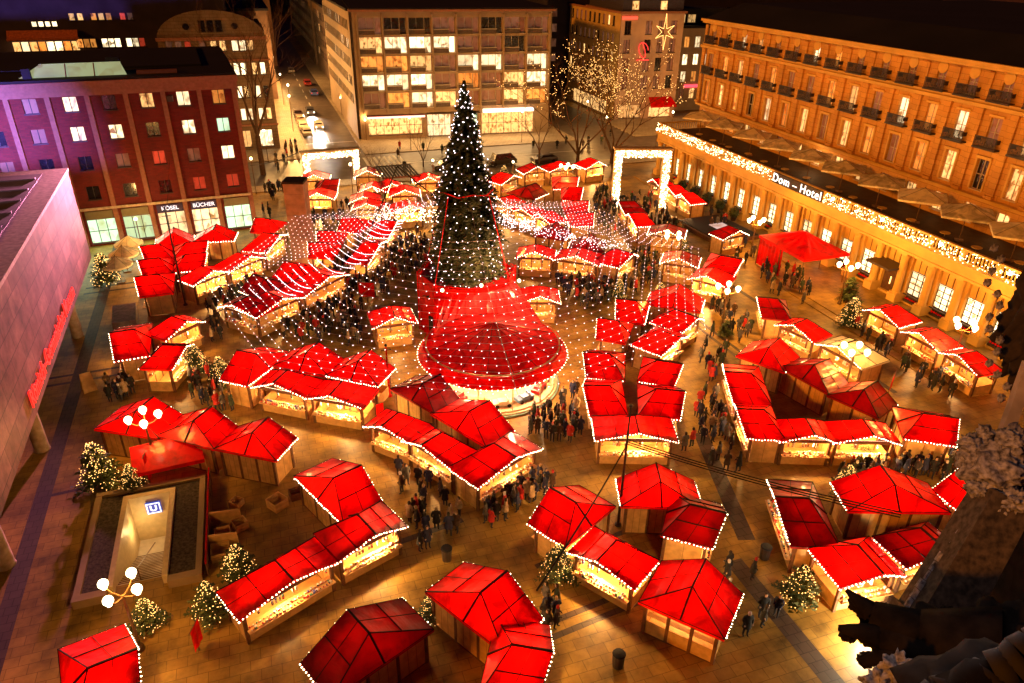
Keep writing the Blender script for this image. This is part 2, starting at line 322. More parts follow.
# ---- museum slab on columns (lower left)
Mu=thing('museum_building','pinkish stone clad museum slab raised on columns with red lettering','building',(-15.45,70,0),R(1.5))
ms=brickmat('museum_stone',(.25,.135,.12),(.13,.065,.06),(.04,.02,.02),2.6,1.25,.03,.55,axes='xz',var=.9,nsc=.5)
mb=MB(); mb.box(-45,0,-52,0.3,7.0,14.8); mb.build('wall',ms,Mu)
mb=MB(); mb.box(-45.1,.08,-52.1,.4,14.802,15.05); mb.build('parapet',mat('parapet_stone',(.45,.38,.32)),Mu)
mb=MB(); mb.box(-44,-1.6,-51,-1.2,15.051,15.12)
for i in range(16): mb.box(-40,-1.8,-3-i*3,-2.6-i*3,15.13,15.22)
mb.build('roof',mat('gravel_roof',(.16,.14,.17),.8,.4,.5),Mu)
for y in (4.9-0,-19.2,-31,-43):
    mb=MB(); mb.lathe([(.55,0),(.5,.1),(.42,6.9),(.5,6.998)],14,(-2.6,y if y<0 else -.9)); mb.build('column',mat('column_concrete_%d'%abs(int(y)),(.40,.30,.22)),Mu,True)
mb=MB(); mb.box(-40,-6,-51,-2,0,6.99); mb.build('glazed_hall',mat('hall_glass',(.05,.05,.06),.2),Mu)
text('Römisch–Germanisches Museum',1.5,'lettering',emat('red_sign',(1,.03,.02),.9,sample=False),Mu,(.12,-18.4,8.2),(R(90),0,R(90)),.05,.02,.85)
# ---- arched gable building
D=thing('gabled_building','grey stone building with a rounded gable and lit windows beside the street','building',(-12.6,137,0),0)
ds=brickmat('grey_ashlar',(.24,.165,.11),(.20,.135,.09),(.08,.05,.04),1.2,.5,.02,.75,axes='xz',var=.4)
holes=[];spec=[]
for i,x in enumerate((1.6,3.0,4.4,6.6,8.3,9.7,11.6,12.8,14.0)): spec.append((x,16.4,.95,1.6,'ddrdwwWWw'[i],(0,0)))
for z,s_ in ((12.6,'ddddddwWWwW'),(8.9,'ddddddxWxWx'),(5.2,'ddddddwWWWw')):
    for i,x in enumerate((1.3,2.7,4.1,5.5,7.0,8.4,10.2,11.3,12.4,14.2,15.5)): spec.append((x,z,.8,1.9,s_[i],(0,0)))
for x in (2.4,6.2,10.8,14.4): spec.append((x,.6,2.3,2.8,'wwwW'[int(x/4)],(2,0)))
holes=[(x-w_/2,x+w_/2,z,z+h) for x,z,w_,h,g_,m_ in spec]
mb=MB(); wallholes(mb,0,16.6,0,18.4,holes); mb.box(0,16.6,.32,14,0,18.4)
arch=[(0,18.401)]+[(8.3-8.3*math.cos(math.pi*i/20),18.401+4.2*math.sin(math.pi*i/20)) for i in range(21)]
n=len(arch); mb.add([(x,0,z) for x,z in arch]+[(x,1.0,z) for x,z in arch],[tuple(range(n)),tuple(range(2*n-1,n-1,-1))]+[(i,(i+1)%n,n+(i+1)%n,n+i) for i in range(n)])
mb.build('wall',ds,D)
for x,z,w_,h,g_,m_ in spec: window(D,x,z,w_,h,g_,'dframe',m_)
for i,x in enumerate((7.0,8.3,9.6)): window(D,x,19.4,.95,1.7,'x','dframe',(0,0),y=-.34)
mb=MB()
for x in (4.6,12): mb.lathe([(.001,0),(.5,0),(.5,.08),(.001,.08)],16)
mb=MB()
for x in (4.6,12.0): mb.tube((x,-.06,20.2),(x,.02,20.2),.5,16)
mb.build('round_window',M['glass'],D)
mb=MB(); mb.box(-.2,16.8,-.3,-.003,18.1,18.6); mb.box(-.2,16.8,-.25,-.003,14.8,15.1); mb.box(-.2,16.8,-.3,-.003,4.2,4.5); mb.build('cornice',M['stone_band'],D)
mb=MB(); mb.box(0.1,16.5,1.1,14,18.402,19.5); mb.build('roof',M['roof_black'],D)
# ---- dark block behind the brick building
K=thing('apartment_block','dark block with rows of small lit windows behind the brick building','building',(-60,150,0),0)
spec=[(60-60+33.8+(px-72)*.127,20.3,.85,1.1,g_) for px,g_ in ((72,'w'),(82,'w'),(98,'o'),(107,'w'),(116,'o'),(133,'r'),(142,'d'))]
spec+=[(34.1+(px-75)*.127,16.0,.9,1.4,g_) for px,g_ in ((75,'o'),(83,'o'),(91,'o'),(105,'W'),(113,'W'),(121,'W'),(135,'W'),(143,'W'),(151,'r'))]
spec+=[(28.0+i*1.0,19.4,.75,.8,'W') for i in range(4)]
spec+=[(24.6+i*1.25,15.6,1.1,1.5,'wWwoWWow'[i]) for i in range(8)]
mb=MB(); wallholes(mb,0,58,0,27,[(x-w_/2,x+w_/2,z,z+h) for x,z,w_,h,g_ in spec]); mb.box(0,58,.32,60,0,27); mb.build('wall',mat('dark_render',(.035,.025,.045),.8,.3,.4),K)
for x,z,w_,h,g_ in spec: window(K,x,z,w_,h,g_,'dframe',(0,0))
mb=MB(); mb.box(23.8,34.2,-1.6,-.003,17.5,17.8); mb.poly([(23.8,-1.5,17.4),(34.2,-1.5,17.4),(34.2,-.2,18.9),(23.8,-.2,18.9)]); mb.build('awning',mat('orange_awning',(.45,.12,.04)),K)
area('terrace_light',(29,-1.2,17.3),(29,0,15),9,160,(1,.5,.15),K,.5)
# ---- office block
O=thing('office_block','concrete grid office block with loggia windows over glowing shops','building',(18.75,139.5,0),R(-4.5))
oc=mat('office_concrete',(.30,.22,.15),.75,.12,.8)
M['office']=oc
patt=['dxxddxdd','wWWWddxd','oowdWWdW','WWWdodwW','doWwddwo']
holes=[];ob=[]
W8=36.4
for r_ in range(5):
    for c_ in range(8): holes.append((1.0+c_*4.4,1.0+c_*4.4+4.0,5.55+(4-r_)*3.17,5.55+(4-r_)*3.17+2.75))
shops=[(1.5,11.5,.8,4.0,'w'),(12.5,17.0,.2,4.3,'W'),(17.8,22.2,.2,4.3,'g'),(23.0,33.4,.2,4.2,'w')]
mb=MB(); wallholes(mb,0,W8,0,22.0,holes+[s[:4] for s in shops],.8); mb.box(0,W8,.82,26,0,22.0); mb.build('wall',oc,O)
grid=MB()
for c_ in range(9): grid.box(.68+c_*4.4,.92+c_*4.4,-.35,-.003,4.9,21.6)
grid.build('concrete_fin',oc,O)
for r_ in range(5):
    for c_ in range(8):
        x0=1.0+c_*4.4; z0=5.55+(4-r_)*3.17; g_=patt[r_][c_]
        window(O,x0+1.45,z0+.85,2.7,1.88,g_,'wframe',(1,0),dep=.78); window(O,x0+3.4,z0+.05,1.05,2.68,g_,'wframe',(0,0),dep=.78)
pm=MB(); pm.box(.05,2.8,.02,.1,.03,.83)
for i in range(10): pm.box(.1+i*.27,.16+i*.27,-.01,.018,.05,.8)
o=pm.build('balcony_panel',mat('balcony_panel',(.10,.07,.06),.6),O); first=True
for r_ in range(5):
    for c_ in range(8):
        q=o if first else link(bpy.data.objects.new('balcony_panel',o.data),O); first=False
        q.location=(1.0+c_*4.4,0,5.55+(4-r_)*3.17)
mb=MB(); mb.box(-.5,W8+.5,-.8,26,22.003,22.35); mb.build('cornice',M['stone_band'],O)
mb=MB(); mb.box(-.4,W8+.4,-.7,25.8,22.352,22.6); mb.build('roof',M['roof_black'],O)
for a,b_,c,d,g_ in shops: window(O,(a+b_)/2,c,b_-a,d-c,g_,'dframe',(int((b_-a)/1.5),1),dep=.6)
mb=MB(); mb.box(1.2,11.8,-1.9,-.003,4.25,4.5); a_=mb.build('awning',mat('awning_dark',(.2,.05,.03)),O)
mb=MB(); mb.box(1.2,11.8,-2.02,-1.905,4.2,4.55); mb.build('lit_edge',emat('red_white_neon',(1,.45,.35),2.2,sample=False),a_)
mb=MB(); mb.box(23.2,33.2,-.5,-.003,4.3,4.95); s=mb.build('shop_sign',emat('white_neon',(1,.75,.55),2.2,sample=False),O)
mb=MB(); mb.box(12.4,22.4,-1.2,-.003,4.45,4.65); mb.build('canopy',M['dframe'],O)
area('office_shop_light',(18,-2.5,4.0),(18,-8,0),30,1500,(1,.62,.25),O,1.0)
# its side facade runs up the street
O2=thing('office_wing','plain side wing of the office block with narrow windows up the street','building',(18.3,182,0),R(-90))
holes=[];spec=[]
for r_ in range(5):
    for i in range(20):
        spec.append((2.0+i*1.95,6.2+(4-r_)*3.17,1.0,1.6,rnd.choice('xxxxxdW')))
mb=MB(); wallholes(mb,0,42,0,22,[(x-w_/2,x+w_/2,z,z+h) for x,z,w_,h,g_ in spec],.09); mb.box(0,41.4,.12,9,0,22.0); mb.build('wall',oc,O2)
for x,z,w_,h,g_ in spec: window(O2,x,z,w_,h,g_,'dframe',(0,0),dep=.09)
mb=MB(); mb.box(0,41.2,-.3,9,22.003,22.4); mb.build('roof',M['roof_black'],O2)
# ---- far street blocks and roofs
def block(name,label,x0,x1,y0,y1,h,col,face=None,seed=1,pitch=3.2,litp='xxxdw'):
    rr=random.Random(seed); t=thing(name,label,'building',(x0,y0,0),0)
    mb=MB(); mb.box(0,x1-x0,0,y1-y0,0,h); mb.build('wall',mat('render_%d'%seed,col,.8,.25,.4),t)
    mb=MB(); mb.box(-.3,x1-x0+.3,-.3,y1-y0+.3,h+.003,h+.5)
    for i in range(int((x1-x0)*(y1-y0)/250)+2):
        a=rr.uniform(1,x1-x0-4); b_=rr.uniform(1,y1-y0-4); mb.box(a,a+rr.uniform(1,3),b_,b_+rr.uniform(1,3),h+.5,h+rr.uniform(1,2.4))
    mb.build('roof',M['roof_black'],t)
    L_=(y1-y0) if face in('E','W') else (x1-x0)
    n=int(L_/pitch)
    for r_ in range(int((h-4.5)/3.3)):
        for i in range(n):
            s_=1.5+i*pitch; z=4.6+r_*3.3; g_=rr.choice(litp)
            if face=='E': window(t,x1-x0,z,1.3,1.8,g_,'dframe',(0,0),rz=R(90),dep=.03).location=(x1-x0+.03,s_,z)
            elif face=='W': window(t,0,z,1.3,1.8,g_,'dframe',(0,0),rz=R(-90),dep=.03).location=(-.03,s_,z)
            else: window(t,s_,z,1.3,1.8,g_,'dframe',(0,0),y=-.03,dep=.03)
    return t
block('street_house','stone house lining the left side of the street, near end',-9,4.0,152,185,17,(.22,.13,.08),'E',11,3.3,'xxdwwo')
block('street_house','taller house farther up the left side of the street',-9,6.5,186,240,19,(.16,.09,.06),'E',12,3.4,'xxdwo')
block('street_house','last house at the far left end of the street',-5,9.5,242,330,20,(.22,.10,.05),'E',13,4,'xdwo')
block('street_house','balconied house right of the street beyond the office wing',21,60,184,238,18,(.13,.09,.07),'W',14,3.4,'xxxxdw')
block('street_house','farthest house right of the street',20.5,60,240,330,21,(.12,.08,.06),'W',15,3.6,'xxxxd')
block('tall_block','unlit block with a black roof behind the office block',24,66,167,183,23,(.05,.035,.04),None,16,5,'xxxd')
block('distant_block','low dark block far behind the arched gable',-70,-10,212,420,20,(.03,.02,.03),None,17,8,'xd')
block('distant_block','low dark block on the skyline beyond the street end',-60,120,432,760,24,(.03,.02,.03),None,18,12,'xd')
block('distant_block','wide black-roofed block on the skyline right of the street',62,190,176,420,22,(.03,.02,.035),None,19,8,'xdd')
block('distant_block','black-roofed block at the far left edge of the skyline',-260,-72,100,420,23,(.03,.02,.04),None,20,14,'xd')
# ---- pale corner house and neighbour
G=thing('corner_house','pale pink corner house with tall dark windows and a red neon flourish','building',(73,144,0),R(-4))
gp=mat('pink_render',(.52,.36,.30),.75,.12,.5); gy=mat('yellow_render',(.50,.33,.13),.75,.15,.5)
spec=[(x,16.9-3.55*r_,1.45,2.55,'d' if (r_*3+i)%4 else 'x') for r_ in range(4) for i,x in enumerate((1.6,6.2,9.0,11.8))]+[(x,2.7+.2,1.3,2.2,'d') for x in (9.0,11.8)]
spec+=[(3.5,.3,5,2.6,'w'),(10.5,.3,5,2.2,'w')]
spec=[s for s in spec if not (s[1]>2.8 and s[1]<3.2)]
mb=MB(); wallholes(mb,0,13.9,0,20.8,[(x-w_/2,x+w_/2,z,z+h) for x,z,w_,h,g_ in spec]); mb.box(0.02,13.88,.32,20,0,20.8); mb.build('wall',gp,G)
for x,z,w_,h,g_ in spec: window(G,x,z,w_,h,g_,'dframe',(1,0))
mb=MB(); mb.box(-.4,14.3,-.4,20,20.803,21.2); mb.build('cornice',M['stone_band'],G)
mb=MB(); mb.prism([(.3,.3),(13.6,.3),(13.6,19.5),(.3,19.5)],21.2,23.8); mb.build('roof',mat('slate_roof',(.05,.045,.09),.6),G)
for x in (3,9.2): window(G,x,21.5,1.4,1.6,'w','wframe',(0,0),y=.2,dep=.1)
ne=MB()
for k in range(16):
    a=k*.55; ne.tube((5.1+1.2*math.cos(a)*(1-k*.04),-.4,13.9+1.5*math.sin(a*.9)),(5.1+1.2*math.cos(a+.55)*(1-k*.04),-.4,13.9+1.5*math.sin((a+.55)*.9)),.09)
ne.box(3.9,6.6,-.5,-.35,11.9,12.1); ne.build('neon_flourish',emat('red_neon',(1,.05,.04),1.1,sample=False),G)
mb=MB(); mb.box(.2,3.4,-.35,-.003,19.75,20.3); mb.build('roof_sign',emat('red_sign_small',(1,.08,.04),1.4,sample=False),G)
mb=MB(); mb.poly([(7.2,-2.4,3.1),(13.2,-2.4,3.1),(12.8,-.1,4.5),(7.6,-.1,4.5)]); mb.poly([(7.2,-2.4,3.1),(13.2,-2.4,3.1),(13.2,-2.4,2.7),(7.2,-2.4,2.7)]); mb.build('awning',M['red'],G)
G2=thing('yellow_side_house','yellow side facade with many small windows facing the bare trees','building',(72.95,170,0),R(-90))
spec=[(1.6+i*2.35,4.7+r_*3.4,1.0,1.9,rnd.choice('xxdwd')) for r_ in range(5) for i in range(10)]
spec+=[(13,.4,18,2.8,'w')]
mb=MB(); wallholes(mb,0,25.9,0,20.8,[(x-w_/2,x+w_/2,z,z+h) for x,z,w_,h,g_ in spec],.2); mb.build('wall',gy,G2)
for x,z,w_,h,g_ in spec: window(G2,x,z,w_,h,g_,'dframe',(0,0) if w_<3 else (9,0),dep=.2)
mb=MB(); mb.box(0,25.9,-.3,.0,20.803,21.15); mb.build('cornice',M['stone_band'],G2)
H=thing('side_street_house','ochre house with lit windows seen between the pink house and the hotel','building',(88.3,150,0),R(-4))
spec=[(1.4+i*2.6,13.4-3.6*r_,1.25,2.2,('ooW','WWW','dWo','xdw')[r_][i%3]) for r_ in range(4) for i in range(6)]
mb=MB(); wallholes(mb,0,17,0,17.3,[(x-w_/2,x+w_/2,z,z+h) for x,z,w_,h,g_ in spec]); mb.box(0,17,.32,18,0,17.3); mb.build('wall',mat('ochre_render',(.42,.30,.20),.75,.12,.5),H)
for x,z,w_,h,g_ in spec: window(H,x,z,w_,h,g_,'wframe',(1,0))
mb=MB(); mb.box(-.2,17.2,-.3,18,17.303,17.7); mb.box(1,15,3,12,17.7,21); mb.build('roof',M['roof_black'],H)
for x in (3.5,6): window(H,x,18.2,1.8,1.6,'w','dframe',(1,0),y=2.8,dep=.15)
mb=MB(); mb.box(4.5,8.5,-.3,-.003,5.0,5.6); mb.build('shop_sign',emat('red_shop_sign',(1,.07,.1),1.6,sample=False),H)
# ---- hotel
Hn=thing('hotel_building','long amber floodlit stone hotel with columns, balustraded terrace and black roof','building',(61.3,102.2,0),R(-90))
hs=brickmat('hotel_stone',(.64,.34,.085),(.54,.27,.065),(.22,.09,.02),1.4,.55,.014,.75,axes='xz',var=.25)
hl=mat('hotel_cream_stone',(.62,.38,.10),.7,.12,.7); M['hotel_cream']=hl
LX=72.0
wc=[102.2-(91.1-3.36*k) for k in range(-3,18)]
holes=[(x-1.15,x+1.15,.35,5.45) for x in wc]
mb=MB(); wallholes(mb,0,LX,0,5.8,holes,.5); mb.poly([(0,0,0),(0,0,5.8),(0,7.7,5.8),(0,7.7,0)]); mb.build('ground_floor_wall',hl,Hn)
M['hotelwin']=emat('hotel_lit_curtain',(1,.80,.45),3.0,.75,3,sample=False); GL['h']='hotelwin'
bl=MB(); bl.box(-1.06,-.44,.3,.36,3.66,5.36); bl.box(-.32,.32,.3,.36,3.66,5.36); bl.box(.44,1.06,.3,.36,3.66,5.36); blo=bl.build('blind',hl,Hn)
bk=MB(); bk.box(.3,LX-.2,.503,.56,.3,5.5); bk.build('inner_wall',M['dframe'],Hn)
door_x=min(wc,key=lambda v:abs(v-(102.2-54.2)))
f0=True
for i,x in enumerate(wc):
    if x==door_x:
        dd=MB(); dd.box(-1.1,1.1,.3,.4,.36,3.5); dr=dd.build('door',mat('door_wood',(.10,.05,.03),.4),Hn); dr.location=(x,0,0)
        hd=MB(); hd.box(-.08,-.03,.2,.29,1.2,2.0); hd.build('handle',M['bulb_y'],dr)
        cp=MB(); cp.box(-1.6,1.6,-2.2,.2,3.55,3.75); cpo=cp.build('entrance_canopy',M['dframe'],Hn); cpo.location=(x,0,0)
    else: window(Hn,x,1.15,2.2,2.35,'h','dframe',(2,3),dep=.42)
    q=blo if f0 else link(bpy.data.objects.new('blind',blo.data),Hn); f0=False; q.location=(x,0,0)
    if x!=door_x:
        fb=MB(); fb.box(x-.95,x+.95,-.1,.25,.37,.6)
        for k in range(7): fb.octa((x-.8+k*.27,.05,.72),.14,1)
        fb.build('flower_box',[M['dframe'],M['red']],Hn)
cm=MB(); cm.box(-.55,.55,-1.05,-.003,0,1.0); cm.box(-.48,.48,-.95,-.003,1.002,1.15); cm.lathe([(.44,1.15),(.40,1.3),(.36,4.9),(.42,5.05),(.46,5.3)],14,(0,-.5)); cm.box(-.52,.52,-1.0,-.003,5.302,5.548)
co=cm.build('column',hl,Hn,False); f0=True
for x in [w_-1.68 for w_ in wc]+[wc[-1]+1.68]:
    q=co if f0 else link(bpy.data.objects.new('column',co.data),Hn); f0=False; q.location=(x,0,0)
mb=MB(); mb.box(-.9,LX,-1.15,-.003,5.55,5.8); mb.box(-.9,LX,-1.05,-.003,5.803,6.65); mb.box(-1.15,LX,-1.35,0,6.653,6.95); mb.box(-1.0,LX,-1.15,7.7,6.953,7.08); mb.build('entablature',hl,Hn)
mb=MB(); mb.box(-.6,LX,-.7,7.695,7.083,7.1); mb.build('terrace_floor',mat('shaded_terrace_floor',(.05,.03,.018),.7,.3,1),Hn)  # dark colour of this floor sheet carries the shade beneath the parasols
mb=MB(); mb.box(-1.0,LX,-1.1,-.75,8.1,8.3); mb.box(-1.0,LX,-1.1,-.75,7.103,7.2); mb.box(-1.0,-.7,-.7,7.7,8.1,8.3)
k=0.0
while k<LX:
    if int(k/.34)%11==0: mb.box(k-.25,k+.25,-1.12,-.73,7.202,8.098)
    else: mb.tube((k,-.92,7.2),(k,-.92,7.65),.05,4,.10); mb.tube((k,-.92,7.65),(k,-.92,8.1),.10,4,.05)
    k+=.34
for k in range(20): mb.tube((-.85,-.5+k*.4,7.2),(-.85,-.5+k*.4,8.1),.08,4)
mb.build('balustrade',hl,Hn)
nb=MB(); rr=random.Random(8)
for i in range(1150):
    x=rr.uniform(-1,LX)
    if 28.2<x<37.4: continue
    nb.octa((x,-1.16-rr.random()*.05,rr.uniform(7.0,8.25)),.045)
nb.build('light_net',M['bulb'],Hn)
for k in (0,1,2,3,5,6,7,8):
    nb=MB(); nb.ball((2+k*7.4,-1.3,7.9),.2,8,5); nb.build('lamp_globe',M['globe'],Hn)
sg=MB(); sg.box(28.4,37.2,-1.3,-1.12,6.98,8.2); s=sg.build('hotel_sign',mat('sign_black',(.02,.012,.01),.5),Hn)
text('Dom – Hotel',1.4,'lettering',emat('sign_letter',(1,.93,.82),1.8,sample=False),s,(32.8,-1.34,7.55),(R(90),0,0),.02,.008,1.05,1.12)
# upper block
UX=[102.2-(57.65+3.9*k) for k in range(-6,13)]
UX=[x for x in UX if -3<x<LX]
spec=[]
lit4={0:'x'}
for i,x in enumerate(sorted(UX)):
    spec.append((x,10.95,1.3,3.0,'owoxWowdwodowxwdowdd'[i%20],(1,1)))
    spec.append((x,15.25,1.3,2.75,'dowdoddowdWoWdwodwdd'[i%20],(1,1)))
    spec.append((x,19.75,1.15,2.1,'dxWwddWoddddddddddd'[i%19],(1,1)))
    spec.append((x,7.6,1.4,1.9,'wdowwdwwwwdwwwwwwww'[i%19],(1,0)))
mb=MB(); wallholes(mb,-3.6,LX,7.1,22.6,[(x-w_/2,x+w_/2,z,z+h) for x,z,w_,h,g_,m_ in spec],.35,y=7.7)
mb.poly([(-3.6,7.7,0),(-3.6,7.7,22.6),(-3.6,22,22.6),(-3.6,22,0)]); mb.build('upper_wall',hs,Hn)
for x,z,w_,h,g_,m_ in spec: window(Hn,x,z,w_,h,g_,'wframe',m_,y=7.7,dep=.35)
bm_=MB(); bm_.box(-1.3,1.3,-.8,-.003,-.16,0)
for i in range(22): bm_.box(-1.25+i*.119,-1.20+i*.119,-.76,-.72,.003,.98)
bm_.box(-1.27,1.27,-.78,-.70,.98,1.06); bm_.box(-1.12,-1.08,-.7,-.003,.5,.9); bm_.box(1.08,1.12,-.7,-.003,.5,.9)
for i in range(7): bm_.tube((-.9+i*.3,-.71,.15),(-.75+i*.3,-.71,.75),.02,3)
bo=bm_.build('balcony',mat('wrought_iron',(.03,.022,.03),.5),Hn); f0=True
for x in UX:
    for z in (15.2,19.6):
        q=bo if f0 else link(bpy.data.objects.new('balcony',bo.data),Hn); f0=False; q.location=(x,7.7,z)
pl=MB()
for x in UX:
    for dx in (-1.95,):
        pl.box(x+dx-.38,x+dx+.38,7.42,7.697,10.82,18.55); pl.box(x+dx-.3,x+dx+.3,7.5,7.697,19.52,22.05)
        pl.box(x+dx-.46,x+dx+.46,7.3,7.697,18.553,18.85); pl.box(x+dx-.46,x+dx+.46,7.2,7.697,10.5,10.818)
pl.build('pilaster',hs,Hn)
s1=MB(); s1.box(-.9,.9,7.5,7.697,14.05,14.3); s1.box(-.9,-.69,7.58,7.697,10.95,14.05); s1.box(.69,.9,7.58,7.697,10.95,14.05)
s2=MB(); s2.box(-.85,.85,7.52,7.697,18.1,18.3); s3=MB(); s3.tube((0,7.62,21.75),(0,7.69,21.75),.62,12)
for s_ in (s1,s2,s3):
    o=s_.build('window_surround',hl,Hn); f0=True
    for x in UX:
        q=o if f0 else link(bpy.data.objects.new('window_surround',o.data),Hn); f0=False; q.location=(x,0,0)
mb=MB(); mb.box(-4.0,LX,7.0,7.697,10.2,10.497); mb.box(-4.2,LX,6.75,7.697,18.86,19.2); mb.box(-4.0,LX,7.0,7.697,19.203,19.5); mb.box(-4.3,LX,6.7,7.697,22.35,22.6); mb.box(-4.5,LX,6.5,9,22.603,22.95); mb.build('cornice',hl,Hn)
mb=MB(); mb.add([(-4.3,6.9,22.96),(LX,6.9,22.96),(LX,12,25.2),(-2,12,25.2),(LX,60,25.4),(-2,60,25.4),(-4.3,60,22.96)],[(0,1,2,3),(3,2,4,5),(0,3,5,6)]); mb.build('roof',M['roof_black'],Hn)

